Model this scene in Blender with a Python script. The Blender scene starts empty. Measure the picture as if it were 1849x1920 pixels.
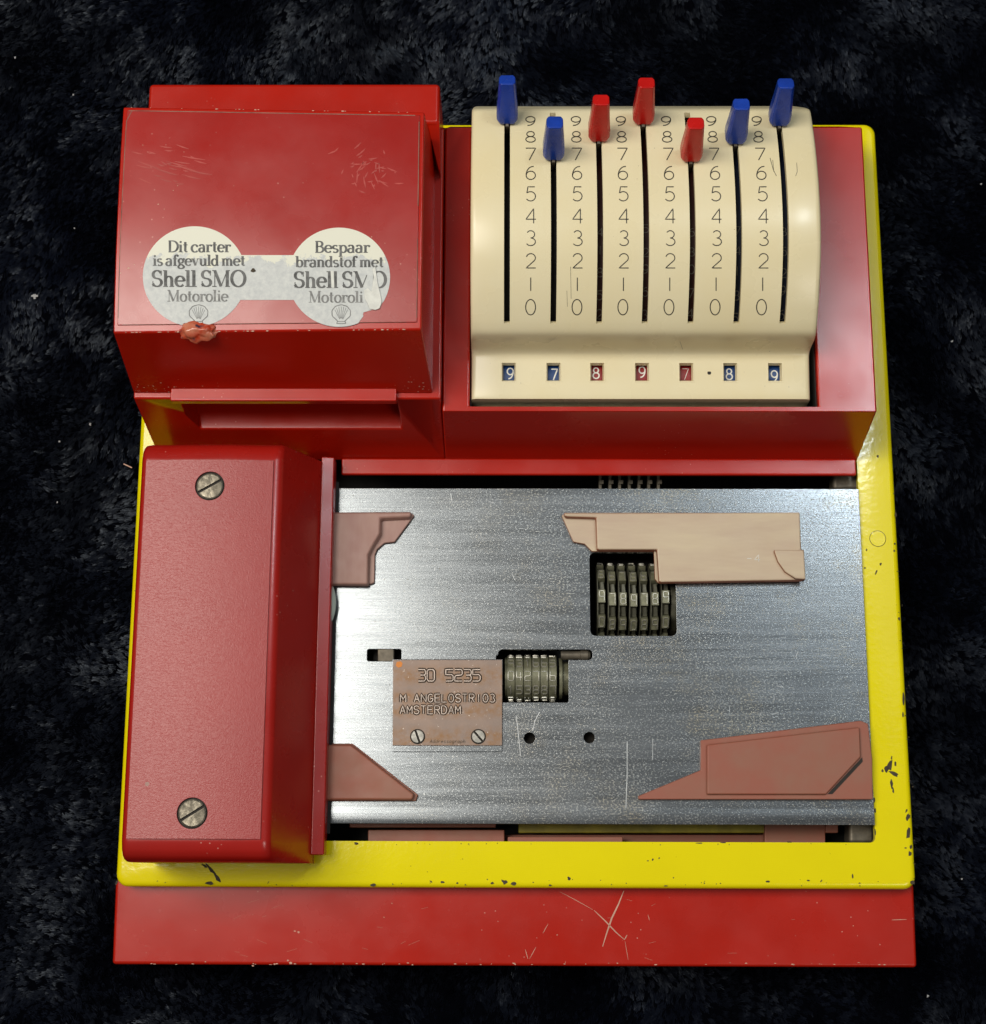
import bpy, bmesh, math, random
import numpy as np
from mathutils import Matrix, Vector, Euler, noise
random.seed(7)
rng = np.random.default_rng(11)
S = bpy.context.scene
COL = S.collection
PI = math.pi

# ------------------------------------------------------------------ camera
CAM_LOC = Vector((-0.00332, 0.00386, 0.61485))
CAM_ROT = Euler((0.22452, 0.008, 0.0034))
F = 3000.0
cam = bpy.data.objects.new('camera', bpy.data.cameras.new('camera'))
COL.objects.link(cam)
cam.location = CAM_LOC
cam.rotation_euler = CAM_ROT
cam.data.sensor_width = 36
cam.data.sensor_fit = 'HORIZONTAL'
cam.data.lens = F / 1849 * 36
cam.data.clip_start = 0.01
cam.data.clip_end = 50
S.camera = cam
RM = CAM_ROT.to_matrix()

# ------------------------------------------------------------------ room light
S.view_settings.view_transform = 'Standard'
S.view_settings.look = 'None'
S.view_settings.exposure = 0.06
S.view_settings.gamma = 1.0
world = bpy.data.worlds.new('World')
S.world = world
world.use_nodes = True
bg = world.node_tree.nodes['Background']
# a room: pale lit ceiling above, much dimmer walls around
_nt = world.node_tree
_tc = _nt.nodes.new('ShaderNodeTexCoord')
_sp = _nt.nodes.new('ShaderNodeSeparateXYZ')
_mr = _nt.nodes.new('ShaderNodeMapRange')
_mr.inputs['From Min'].default_value = 0.35
_mr.inputs['From Max'].default_value = 0.95
_mx = _nt.nodes.new('ShaderNodeMix')
_mx.data_type = 'RGBA'
_mx.inputs['A'].default_value = (0.05, 0.046, 0.042, 1)
_mx.inputs['B'].default_value = (0.15, 0.15, 0.15, 1)
_nt.links.new(_tc.outputs['Generated'], _sp.inputs[0])
_nt.links.new(_sp.outputs['Z'], _mr.inputs['Value'])
_nt.links.new(_mr.outputs['Result'], _mx.inputs['Factor'])
_nt.links.new(_mx.outputs['Result'], bg.inputs[0])
bg.inputs[1].default_value = 1.0


def lamp(name, loc, target, sx, sy, power, col):
    d = bpy.data.lights.new(name, 'AREA')
    d.shape = 'RECTANGLE'
    d.size = sx
    d.size_y = sy
    d.energy = power
    d.color = col
    o = bpy.data.objects.new(name, d)
    COL.objects.link(o)
    o.location = loc
    v = Vector(target) - Vector(loc)
    o.rotation_euler = v.to_track_quat('-Z', 'Y').to_euler()
    return o


lamp('ceiling_lamp', (-0.83, 0.40, 1.6), (-0.30, 0.2, 0), 0.64, 1.2, 26, (1, 0.95, 0.86))
lamp('ceiling_lamp', (0.56, 0.70, 1.6), (0.1, 0.2, 0), 0.13, 0.22, 3.6, (0.86, 0.95, 1.0))
lamp('ceiling_lamp', (0.85, 0.85, 1.62), (0.5, 0.4, 0), 0.85, 1.05, 2.7, (0.84, 0.94, 1.0))
lamp('ceiling_lamp', (0.9, -0.9, 1.6), (0, 0.15, 0), 0.5, 0.5, 4.5, (1, 0.95, 0.87))


# ------------------------------------------------------------------ pixel <-> place (mm), used to read sizes off the photograph
def P(x, y, z):
    d = RM @ Vector(((x - 924.5) / F, (960 - y) / F, -1))
    t = (z / 1000 - CAM_LOC.z) / d.z
    q = CAM_LOC + d * t
    return Vector((q.x * 1000, q.y * 1000, z))


def proj(p):
    c = RM.transposed() @ (Vector(p) / 1000 - CAM_LOC)
    return 924.5 + F * c.x / -c.z, 960 - F * c.y / -c.z


def on(x, y, zf):
    z = zf(0, 0)
    for _ in range(14):
        q = P(x, y, z)
        z = 0.3 * z + 0.7 * zf(q.x, q.y)
    return P(x, y, z)


def X(x, y, z): return P(x, y, z).x
def Y(y, z, x=1000): return P(x, y, z).y


# ------------------------------------------------------------------ materials
def newmat(name):
    m = bpy.data.materials.new(name)
    m.use_nodes = True
    nt = m.node_tree
    return m, nt, nt.nodes['Principled BSDF']


def nd(nt, typ, **kw):
    n = nt.nodes.new(typ)
    for k, v in kw.items():
        if k in n.inputs.keys() if isinstance(k, str) else False:
            n.inputs[k].default_value = v
        else:
            setattr(n, k, v)
    return n


def coords(nt, scale=(1, 1, 1), rot=(0, 0, 0)):
    tc = nt.nodes.new('ShaderNodeTexCoord')
    mp = nt.nodes.new('ShaderNodeMapping')
    mp.inputs['Scale'].default_value = scale
    mp.inputs['Rotation'].default_value = rot
    nt.links.new(tc.outputs['Object'], mp.inputs['Vector'])
    return mp.outputs['Vector']


def noise_tex(nt, scale, vec=None, detail=3, rough=0.55, dist=0.0):
    n = nt.nodes.new('ShaderNodeTexNoise')
    n.inputs['Scale'].default_value = scale
    n.inputs['Detail'].default_value = detail
    n.inputs['Roughness'].default_value = rough
    n.inputs['Distortion'].default_value = dist
    nt.links.new(vec if vec is not None else coords(nt), n.inputs['Vector'])
    return n.outputs['Fac']


def ramp(nt, fac, lo, hi, a=0.0, b=1.0):
    n = nt.nodes.new('ShaderNodeMapRange')
    n.inputs['From Min'].default_value = lo
    n.inputs['From Max'].default_value = hi
    n.inputs['To Min'].default_value = a
    n.inputs['To Max'].default_value = b
    nt.links.new(fac, n.inputs['Value'])
    return n.outputs['Result']


def mixc(nt, fac, a, b):
    n = nt.nodes.new('ShaderNodeMix')
    n.data_type = 'RGBA'
    for sock, v in ((n.inputs['Factor'], fac), (n.inputs['A'], a), (n.inputs['B'], b)):
        if isinstance(v, bpy.types.NodeSocket): nt.links.new(v, sock)
        elif isinstance(v, (int, float)): sock.default_value = v
        else: sock.default_value = (*v, 1)
    return n.outputs['Result']


def math_n(nt, op, a, b):
    n = nt.nodes.new('ShaderNodeMath')
    n.operation = op
    for i, v in enumerate((a, b)):
        if isinstance(v, bpy.types.NodeSocket): nt.links.new(v, n.inputs[i])
        else: n.inputs[i].default_value = v
    return n.outputs[0]


def bump(nt, b, h, strength, dist):
    n = nt.nodes.new('ShaderNodeBump')
    n.inputs['Strength'].default_value = strength
    n.inputs['Distance'].default_value = dist
    nt.links.new(h, n.inputs['Height'])
    nt.links.new(n.outputs['Normal'], b.inputs['Normal'])


def plain(name, col, rough=0.4, metal=0.0, var=0.12, vscale=60, col2=None, rvar=0.08, spec=0.5,
          bscale=None, bstr=0.2, bdist=0.0002, coat=0.0, stretch=None, specks=None, speck_col=(0.6, 0.5, 0.4)):
    m, nt, b = newmat(name)
    c2 = col2 or tuple(c * (1 - 2 * var) for c in col)
    f = ramp(nt, noise_tex(nt, vscale, coords(nt, stretch) if stretch else None, detail=5, rough=0.65), 0.35, 0.65)
    c = mixc(nt, f, col, c2)
    if specks:
        v = nt.nodes.new('ShaderNodeTexVoronoi')
        v.inputs['Scale'].default_value = specks[0]
        nt.links.new(coords(nt), v.inputs['Vector'])
        s = ramp(nt, v.outputs['Distance'], specks[1], specks[1] * 0.6)
        k = ramp(nt, noise_tex(nt, 25, detail=2), 0.5, 0.62)
        c = mixc(nt, math_n(nt, 'MULTIPLY', s, k), c, speck_col)
    nt.links.new(c, b.inputs['Base Color'])
    r = ramp(nt, noise_tex(nt, vscale * 2.3, detail=4), 0.3, 0.7, rough - rvar, rough + rvar)
    nt.links.new(r, b.inputs['Roughness'])
    b.inputs['Metallic'].default_value = metal
    b.inputs['Specular IOR Level'].default_value = spec
    b.inputs['Coat Weight'].default_value = coat
    b.inputs['Coat Roughness'].default_value = 0.15
    if bscale:
        bump(nt, b, noise_tex(nt, bscale, detail=3), bstr, bdist)
    return m


RED = (0.42, 0.0090, 0.0010)
M = {}
M['red'] = plain('red_plastic', RED, 0.24, var=0.05, vscale=22, rvar=0.05, bscale=260, bstr=0.05, bdist=0.0002,
                 specks=(420, 0.10), speck_col=(0.5, 0.16, 0.13))
M['red_worn'] = plain('worn_red_plastic', (0.35, 0.0095, 0.0055), 0.28, var=0.06, vscale=18, rvar=0.06, spec=0.65, bscale=300, bstr=0.06, bdist=0.0002,
                      specks=(300, 0.11), speck_col=(0.55, 0.22, 0.18))
M['red_base'] = plain('red_ledge_plastic', (0.42, 0.0095, 0.0012), 0.27, var=0.05, vscale=20, rvar=0.06, bscale=300, bstr=0.06, bdist=0.0002,
                      specks=(300, 0.09), speck_col=(0.55, 0.22, 0.18))
M['guide_red'] = plain('aged_red_plastic', (0.29, 0.085, 0.05), 0.5, var=0.1, vscale=55, col2=(0.27, 0.108, 0.066))
M['guide_pink'] = plain('faded_pink_plastic', (0.37, 0.225, 0.18), 0.5, var=0.1, vscale=90, col2=(0.32, 0.17, 0.14), stretch=(1.5, .4, 1))
M['guide_tan'] = plain('faded_tan_plastic', (0.57, 0.465, 0.315), 0.5, vscale=60, col2=(0.49, 0.37, 0.265), stretch=(.3, 1.6, 1))
M['guide_edge'] = plain('reddish_plastic_edge', (0.36, 0.13, 0.07), 0.55)
M['cream'] = plain('cream_plastic', (0.76, 0.675, 0.45), 0.28, var=0.03, vscale=14, col2=(0.74, 0.635, 0.385), rvar=0.05,
                   bscale=240, bstr=0.06, bdist=0.0002, specks=(230, 0.05), speck_col=(0.3, 0.25, 0.17))
M['black'] = plain('dark_interior', (0.012, 0.011, 0.010), 0.7)
M['grime'] = plain('grime', (0.022, 0.017, 0.012), 0.8)
M['ink'] = plain('engraved_ink', (0.05, 0.043, 0.03), 0.6, var=0.25, vscale=300)
M['wheel'] = plain('tarnished_brass', (0.225, 0.22, 0.14), 0.42, 0.35, var=0.25, vscale=260, rvar=0.12)
M['wheel_dark'] = plain('dark_tarnished_metal', (0.14, 0.135, 0.095), 0.5, 0.4, var=0.25, vscale=260)
M['rub'] = plain('rubbed_bright_metal', (0.62, 0.60, 0.52), 0.35, 0.8, var=0.1, vscale=300)
M['scratch_steel'] = plain('fine_steel_scratch', (0.55, 0.56, 0.56), 0.4, 0.6)
M['screw'] = plain('old_screw_metal', (0.22, 0.195, 0.15), 0.45, 0.85, var=0.28, vscale=330, rvar=0.14, bscale=700, bstr=0.5, bdist=0.0003)
M['copper_type'] = plain('raised_copper_type', (0.60, 0.50, 0.43), 0.4, 0.5, var=0.2, vscale=300)
M['screw_bright'] = plain('bright_screw_metal', (0.36, 0.35, 0.315), 0.4, 0.8, var=0.2, vscale=400)
M['bracket'] = plain('dull_bracket_metal', (0.16, 0.135, 0.10), 0.5, 0.5, var=0.25, vscale=200)
M['blue'] = plain('blue_knob_plastic', (0.010, 0.050, 0.38), 0.26, var=0.15, vscale=90, specks=(500, 0.1), speck_col=(0.08, 0.1, 0.3))
M['knob_red'] = plain('red_knob_plastic', (0.55, 0.008, 0.006), 0.25, var=0.1, vscale=90)
M['drum_blue'] = plain('blue_drum', (0.008, 0.045, 0.17), 0.4)
M['drum_red'] = plain('red_drum', (0.25, 0.010, 0.008), 0.4)
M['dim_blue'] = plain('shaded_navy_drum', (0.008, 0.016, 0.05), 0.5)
M['dim_red'] = plain('shaded_maroon_drum', (0.07, 0.010, 0.008), 0.5)  # slot shade put into the colour, as for the navy drum
M['dim_white'] = plain('shaded_print', (0.30, 0.28, 0.23), 0.6)  # white print darkened for the shade down the slots
M['white'] = plain('white_print', (0.75, 0.73, 0.66), 0.5)
M['chip'] = plain('bare_brown_metal', (0.06, 0.04, 0.016), 0.7, var=0.3, vscale=500)
M['rust'] = plain('dark_rust', (0.055, 0.028, 0.011), 0.7, var=0.3, vscale=500)
M['joint'] = plain('beige_joint_grime', (0.30, 0.14, 0.10), 0.7, var=0.3, vscale=120)
M['scratch'] = plain('pale_scratch', (0.62, 0.36, 0.26), 0.6)
M['scuff'] = plain('pink_scuff', (0.45, 0.055, 0.042), 0.55)
M['orange'] = plain('orange_paint', (0.75, 0.24, 0.02), 0.6)
M['inner_yellow'] = plain('dark_yellow_paint', (0.42, 0.34, 0.02), 0.5, var=0.2, vscale=120)  # darker than the yellow of the frame
M['lint'] = plain('white_lint', (0.36, 0.36, 0.36), 0.8)


def make_yellow():
    m, nt, b = newmat('yellow_paint')
    n = noise_tex(nt, 30, detail=4)
    c = mixc(nt, ramp(nt, n, .35, .65), (0.80, 0.685, 0.0), (0.77, 0.655, 0.0))
    ch = noise_tex(nt, 420, detail=4, rough=.6)
    big = noise_tex(nt, 28, detail=2)
    mask = math_n(nt, 'MULTIPLY', ramp(nt, ch, .70, .72), ramp(nt, big, .55, .6))
    c = mixc(nt, mask, c, (0.07, 0.045, 0.015))
    nt.links.new(c, b.inputs['Base Color'])
    b.inputs['Roughness'].default_value = 0.16
    bump(nt, b, noise_tex(nt, 380, detail=2), .22, 0.0003)
    return m


M['yellow'] = make_yellow()


def make_grain():
    m, nt, b = newmat('leather_grain_red_plastic')
    n = noise_tex(nt, 18, detail=3)
    c = mixc(nt, ramp(nt, n, .35, .65), (0.33, 0.012, 0.009), (0.30, 0.010, 0.008))
    nt.links.new(c, b.inputs['Base Color'])
    b.inputs['Roughness'].default_value = 0.42
    b.inputs['Specular IOR Level'].default_value = 0.75
    v = coords(nt, (1, 1.5, 1))
    h1 = noise_tex(nt, 900, v, detail=2, dist=1.6)
    bump(nt, b, h1, .32, 0.0004)
    return m


M['grain'] = make_grain()


def make_steel():
    m, nt, b = newmat('brushed_steel')
    tc = nt.nodes.new('ShaderNodeTexCoord')
    sep = nt.nodes.new('ShaderNodeSeparateXYZ')
    nt.links.new(tc.outputs['Object'], sep.inputs[0])
    brush = noise_tex(nt, 1, coords(nt, (45, 1900, 1)), detail=4, rough=.7)
    brush2 = noise_tex(nt, 1, coords(nt, (12, 260, 1)), detail=4, rough=.7)
    # corrosion speckle: denser towards the middle and the right
    fine = noise_tex(nt, 1, coords(nt, (1300, 1700, 1)), detail=3, rough=.75)
    cl = noise_tex(nt, 24, detail=4, rough=.65)
    gx = ramp(nt, sep.outputs['X'], -0.045, 0.03)
    dens = math_n(nt, 'MULTIPLY', ramp(nt, cl, .22, .75), gx)
    thr = math_n(nt, 'SUBTRACT', fine, math_n(nt, 'MULTIPLY', math_n(nt, 'SUBTRACT', 1.0, dens), 0.10))
    spk = ramp(nt, thr, .50, .62)
    dark = ramp(nt, noise_tex(nt, 1, coords(nt, (700, 1100, 1)), detail=3, rough=.7), .64, .68)
    base = mixc(nt, ramp(nt, brush, .3, .7), (0.30, 0.32, 0.335), (0.21, 0.23, 0.245))
    base = mixc(nt, math_n(nt, 'MULTIPLY', ramp(nt, brush2, .4, .7), .17), base, (0.24, 0.25, 0.265))
    base = mixc(nt, math_n(nt, 'MULTIPLY', spk, .55), base, (0.42, 0.385, 0.30))
    dusty = math_n(nt, 'MULTIPLY', math_n(nt, 'MULTIPLY', ramp(nt, noise_tex(nt, 26, detail=5, rough=.7), .50, .66), gx), ramp(nt, fine, .46, .60))
    base = mixc(nt, math_n(nt, 'MULTIPLY', dusty, .75), base, (0.36, 0.29, 0.17))
    base = mixc(nt, ramp(nt, noise_tex(nt, 1, coords(nt, (9, 30, 1)), detail=4, rough=.6), .42, .72, 0, .30), base, (0.13, 0.14, 0.15))
    base = mixc(nt, math_n(nt, 'MULTIPLY', dark, .7), base, (0.13, 0.12, 0.10))
    nt.links.new(base, b.inputs['Base Color'])
    met = ramp(nt, spk, 0, 1, .97, .62)
    nt.links.new(met, b.inputs['Metallic'])
    r = math_n(nt, 'ADD', ramp(nt, brush2, .3, .7, .18, .27), math_n(nt, 'MULTIPLY', spk, .2))
    nt.links.new(r, b.inputs['Roughness'])
    h = math_n(nt, 'ADD', math_n(nt, 'MULTIPLY', brush, .5), math_n(nt, 'MULTIPLY', spk, .8))
    bump(nt, b, h, .10, 0.0002)
    return m


M['steel'] = make_steel()


def make_plate():
    m, nt, b = newmat('tarnished_copper_plate')
    tc = nt.nodes.new('ShaderNodeTexCoord')
    sep = nt.nodes.new('ShaderNodeSeparateXYZ')
    nt.links.new(tc.outputs['Object'], sep.inputs[0])
    rows = None
    for (py, w) in ((1267, .0028), (1309, .0024), (1331, .0024), (1385, .0032)):
        yc = Y(py, 2.6, 840) / 1000
        d = math_n(nt, 'ABSOLUTE', math_n(nt, 'SUBTRACT', sep.outputs['Y'], yc), 0)
        g = ramp(nt, d, w * 1.7, w * .5)
        rows = g if rows is None else math_n(nt, 'MAXIMUM', rows, g)
    n = noise_tex(nt, 330, detail=5, rough=.7)
    rust = math_n(nt, 'MULTIPLY', rows, ramp(nt, n, .38, .66))
    c = mixc(nt, ramp(nt, noise_tex(nt, 110, detail=5, rough=.7), .35, .65), (0.29, 0.205, 0.16), (0.235, 0.175, 0.145))
    c = mixc(nt, math_n(nt, 'MULTIPLY', rust, .8), c, (0.24, 0.115, 0.035))
    sp = ramp(nt, noise_tex(nt, 900, detail=2), .70, .73)
    c = mixc(nt, sp, c, (0.6, 0.52, 0.45))
    nt.links.new(c, b.inputs['Base Color'])
    b.inputs['Metallic'].default_value = .3
    b.inputs['Roughness'].default_value = .5
    bump(nt, b, n, .15, 0.0002)
    return m


M['plate'] = make_plate()


def make_paper():
    m, nt, b = newmat('worn_sticker_paper')
    tc = nt.nodes.new('ShaderNodeTexCoord')
    sep = nt.nodes.new('ShaderNodeSeparateXYZ')
    nt.links.new(tc.outputs['Object'], sep.inputs[0])
    yc = Y(482, 78, 500) / 1000
    t = math_n(nt, 'ADD', math_n(nt, 'SUBTRACT', yc, sep.outputs['Y']),
               math_n(nt, 'MULTIPLY', math_n(nt, 'SUBTRACT', noise_tex(nt, 85, detail=6, rough=.72), .5), .024))
    worn = ramp(nt, t, -.0002, .0003)
    grey = mixc(nt, ramp(nt, noise_tex(nt, 500, detail=5, rough=.75), .35, .68), (0.46, 0.475, 0.47), (0.60, 0.61, 0.58))
    c = mixc(nt, worn, (0.70, 0.69, 0.57), grey)
    nt.links.new(c, b.inputs['Base Color'])
    b.inputs['Roughness'].default_value = .5
    bump(nt, b, worn, .3, 0.0001)
    return m


M['paper'] = make_paper()
M['torn'] = plain('torn_white_paper', (0.72, 0.72, 0.66), 0.7, var=0.08, vscale=400, bscale=500, bstr=.4, bdist=.0003)
M['sticker_ink'] = plain('worn_grey_ink', (0.05, 0.05, 0.048), 0.6, vscale=420, col2=(0.15, 0.15, 0.145))
M['sticker_ink_faint'] = plain('faint_grey_ink', (0.12, 0.12, 0.115), 0.6, vscale=420, col2=(0.26, 0.26, 0.25))


def make_wax():
    m, nt, b = newmat('red_sealing_wax')
    c = mixc(nt, ramp(nt, noise_tex(nt, 190, detail=4), .35, .62), (0.52, 0.19, 0.11), (0.42, 0.035, 0.010))
    c = mixc(nt, ramp(nt, noise_tex(nt, 260, detail=3), .56, .66), c, (0.05, 0.03, 0.05))
    nt.links.new(c, b.inputs['Base Color'])
    b.inputs['Roughness'].default_value = .18
    return m


M['wax'] = make_wax()


def make_glass():
    m, nt, b = newmat('pale_green_glass')
    b.inputs['Base Color'].default_value = (0.72, 0.84, 0.74, 1)
    b.inputs['Roughness'].default_value = .06
    b.inputs['Transmission Weight'].default_value = .35
    return m


M['glass'] = make_glass()


def make_pile():
    m, nt, b = newmat('crushed_velvet_pile')
    c = mixc(nt, ramp(nt, noise_tex(nt, 14, detail=3), .35, .65), (0.0042, 0.0060, 0.0135), (0.0075, 0.0092, 0.0142))
    nt.links.new(c, b.inputs['Base Color'])
    b.inputs['Roughness'].default_value = .42
    b.inputs['Specular IOR Level'].default_value = .30
    b.inputs['Specular Tint'].default_value = (.78, .88, 1, 1)
    return m


M['pile'] = make_pile()
M['cloth'] = plain('black_cloth', (0.0012, 0.0014, 0.0025), .95, spec=0.0)

# ------------------------------------------------------------------ object helpers (meshes in mm)
TZ = -38.0
ROOT = bpy.data.objects.new('card_imprinter', None)
COL.objects.link(ROOT)
ROOT.location = (0, 0.155, TZ / 1000)
ROOT.empty_display_size = .02
ROOT['label'] = 'red and yellow card imprinter with cream lever panel and steel bed, lying on black velvet'
ROOT['category'] = 'card imprinter'
INV = Matrix.Translation(-Vector(ROOT.location))


def adopt(o, parent):
    if parent is None: return
    o.parent = parent
    if parent is ROOT: o.matrix_parent_inverse = INV.copy()


def link(name, me, parent, loc=None, rot=None):
    o = bpy.data.objects.new(name, me)
    COL.objects.link(o)
    adopt(o, parent)
    if loc is not None: o.location = Vector(loc) / 1000
    if rot is not None: o.rotation_euler = rot
    return o


def finish(name, bm, mats, parent=None, bev=0.0, seg=3, ang=35, smooth=True, loc=None, rot=None, fix=True, label=None):
    if fix: bmesh.ops.recalc_face_normals(bm, faces=bm.faces)
    bmesh.ops.scale(bm, vec=(.001, .001, .001), verts=bm.verts)
    me = bpy.data.meshes.new(name)
    bm.to_mesh(me)
    bm.free()
    for m in (mats if isinstance(mats, (list, tuple)) else [mats]):
        me.materials.append(M[m])
    if smooth:
        for p in me.polygons: p.use_smooth = True
        me.set_sharp_from_angle(angle=math.radians(ang))
    o = link(name, me, parent, loc, rot)
    if bev: bevel(o, bev, seg, ang)
    if label: o['label'] = label
    return o


def bevel(o, w, seg=3, ang=35):
    b = o.modifiers.new('bevel', 'BEVEL')
    b.width = w / 1000
    b.segments = seg
    b.limit_method = 'ANGLE'
    b.angle_limit = math.radians(ang)
    b.harden_normals = True
    b.use_clamp_overlap = True


def ring_faces(bm, rings, closed=True, caps=True):
    vs = [[bm.verts.new(p) for p in r] for r in rings]
    n = len(vs[0])
    for a, b in zip(vs, vs[1:]):
        for i in range(n if closed else n - 1):
            j = (i + 1) % n
            bm.faces.new((a[i], a[j], b[j], b[i]))
    if caps:
        bm.faces.new(vs[0][::-1])
        bm.faces.new(vs[-1])
    return vs


def prism(bm, bottom, top):
    return ring_faces(bm, [bottom, top])


def box(bm, x0, x1, y0, y1, z0, z1):
    prism(bm, [(x0, y0, z0), (x1, y0, z0), (x1, y1, z0), (x0, y1, z0)],
          [(x0, y0, z1), (x1, y0, z1), (x1, y1, z1), (x0, y1, z1)])


def pxprism(bm, pts, z0, z1, sides=0, flare=0.0):
    """outline given in photo pixels at height z1, walls straight down to z0"""
    top = [P(x, y, z1) for x, y in pts]
    c = sum(top, Vector()) / len(top)
    bot = []
    for i, p in enumerate(top):
        q = p.copy()
        if flare:
            a, b = top[i - 1], top[(i + 1) % len(top)]
            t = (b - a)
            nrm = Vector((t.y, -t.x, 0)).normalized()
            if (p + nrm - c).length < (p - nrm - c).length and len(top) < 5: nrm = -nrm
            q += nrm * flare
        q.z = z0
        bot.append(q)
    k0 = len(bm.faces)
    prism(bm, bot, top)
    bm.faces.ensure_lookup_table()
    for f in bm.faces[k0:-1]: f.material_index = sides


def rrect(x0, x1, y0, y1, r, n=6):
    o = []
    for cx, cy, a in ((x1 - r, y1 - r, 0), (x0 + r, y1 - r, 90), (x0 + r, y0 + r, 180), (x1 - r, y0 + r, 270)):
        for k in range(n):
            t = math.radians(a + 90 * k / (n - 1))
            o.append((cx + r * math.cos(t), cy + r * math.sin(t)))
    return o


def cutter(bm):
    bmesh.ops.recalc_face_normals(bm, faces=bm.faces)
    bmesh.ops.scale(bm, vec=(.001, .001, .001), verts=bm.verts)
    me = bpy.data.meshes.new('cutter')
    bm.to_mesh(me)
    bm.free()
    o = bpy.data.objects.new('cutter', me)
    COL.objects.link(o)
    return o


def cut(o, cutters):
    for c in cutters:
        md = o.modifiers.new('cut', 'BOOLEAN')
        md.operation = 'DIFFERENCE'
        md.solver = 'EXACT'
        md.object = c
    dg = bpy.context.evaluated_depsgraph_get()
    me = bpy.data.meshes.new_from_object(o.evaluated_get(dg))
    o.modifiers.clear()
    old = o.data
    o.data = me
    bpy.data.meshes.remove(old)
    for c in cutters:
        m = c.data
        bpy.data.objects.remove(c)
        bpy.data.meshes.remove(m)
    for p in me.polygons: p.use_smooth = True
    me.set_sharp_from_angle(angle=math.radians(35))


def cyl(bm, x, y, z0, z1, r, n=28):
    ring_faces(bm, [[(x + r * math.cos(2 * PI * k / n), y + r * math.sin(2 * PI * k / n), z) for k in range(n)] for z in (z0, z1)])


# ------------------------------------------------------------------ strokes: letters and digits
def arc(cx, cy, rx, ry, a0, a1, n=12):
    return [(cx + rx * math.cos(math.radians(a0 + (a1 - a0) * k / n)), cy + ry * math.sin(math.radians(a0 + (a1 - a0) * k / n))) for k in range(n + 1)]


G = {   # round engraved figures and capitals, unit box, y up
    '0': [arc(.5, .5, .5, .5, 90, 450, 24)],
    '1': [[(.5, 0), (.5, 1)]],
    '2': [arc(.5, .70, .46, .30, 165, -35, 12) + [(.02, 0), (1, 0)]],
    '3': [arc(.48, .755, .40, .245, 150, -90, 12) + arc(.48, .255, .48, .255, 90, -150, 12)],
    '4': [[(.78, 0), (.78, 1), (0, .28), (1, .28)]],
    '5': [[(.9, 1), (.2, 1), (.1, .56)] + arc(.47, .33, .5, .33, 130, -145, 14)],
    '6': [[(.80, .98)] + arc(.75, .32, .72, .66, 95, 180, 8)[1:] + arc(.5, .31, .47, .31, 180, 540, 20)],
    '7': [[(0, 1), (1, 1), (.35, 0)]],
    '8': [arc(.5, .76, .38, .24, -90, 270, 20), arc(.5, .26, .48, .26, 90, 450, 20)],
    '9': [[(.20, .02)] + arc(.25, .68, .72, .66, -85, 0, 8)[1:] + arc(.5, .69, .47, .31, 0, 360, 20)],
    '-': [[(.1, .45), (.9, .45)]],
    'A': [[(0, 0), (.5, 1), (1, 0)], [(.2, .35), (.8, .35)]],
    'M': [[(0, 0), (0, 1), (.5, .35), (1, 1), (1, 0)]],
    'N': [[(0, 0), (0, 1), (1, 0), (1, 1)]],
    'G': [arc(.5, .5, .5, .5, 45, 340, 16) + [(.97, .45), (.55, .45)]],
    'E': [[(1, 0), (0, 0), (0, 1), (1, 1)], [(0, .52), (.8, .52)]],
    'L': [[(0, 1), (0, 0), (1, 0)]],
    'O': [arc(.5, .5, .5, .5, 90, 450, 20)],
    'S': [arc(.5, .75, .48, .25, 20, 270, 10) + arc(.5, .25, .48, .25, 90, -160, 10)],
    'T': [[(0, 1), (1, 1)], [(.5, 1), (.5, 0)]],
    'R': [[(0, 0), (0, 1), (.6, 1)] + arc(.6, .76, .38, .24, 90, -90, 8) + [(0, .52)], [(.5, .52), (1, 0)]],
    'I': [[(.5, 0), (.5, 1)]],
    'D': [[(0, 0), (0, 1), (.45, 1)] + arc(.45, .5, .53, .5, 90, -90, 12) + [(0, 0)]],
    'a': [arc(.45, .3, .42, .3, 0, 360, 12), [(.87, .6), (.87, 0)]],
    'd': [arc(.45, .3, .42, .3, 0, 360, 12), [(.87, 1), (.87, 0)]],
    'r': [[(.1, 0), (.1, .6)], arc(.55, .3, .42, .3, 170, 50, 6)],
    'e': [[(.05, .32), (.9, .32)] + arc(.47, .3, .43, .3, 5, 320, 12)],
    's': [arc(.45, .45, .35, .15, 20, 270, 8) + arc(.45, .15, .38, .15, 90, -160, 8)],
    'o': [arc(.45, .3, .42, .3, 0, 360, 12)],
    'g': [arc(.45, .3, .42, .3, 0, 360, 12), [(.87, .6), (.87, -.1)] + arc(.45, -.1, .42, .22, 0, -150, 6)],
    'p': [arc(.5, .3, .42, .3, 0, 360, 12), [(.08, .6), (.08, -.4)]],
    'h': [[(.08, 0), (.08, 1)], arc(.47, .3, .4, .3, 180, 0, 8) + [(.87, 0)]],
    # squarish figures of the stamping wheels
}
SQ = dict(G)
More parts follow.
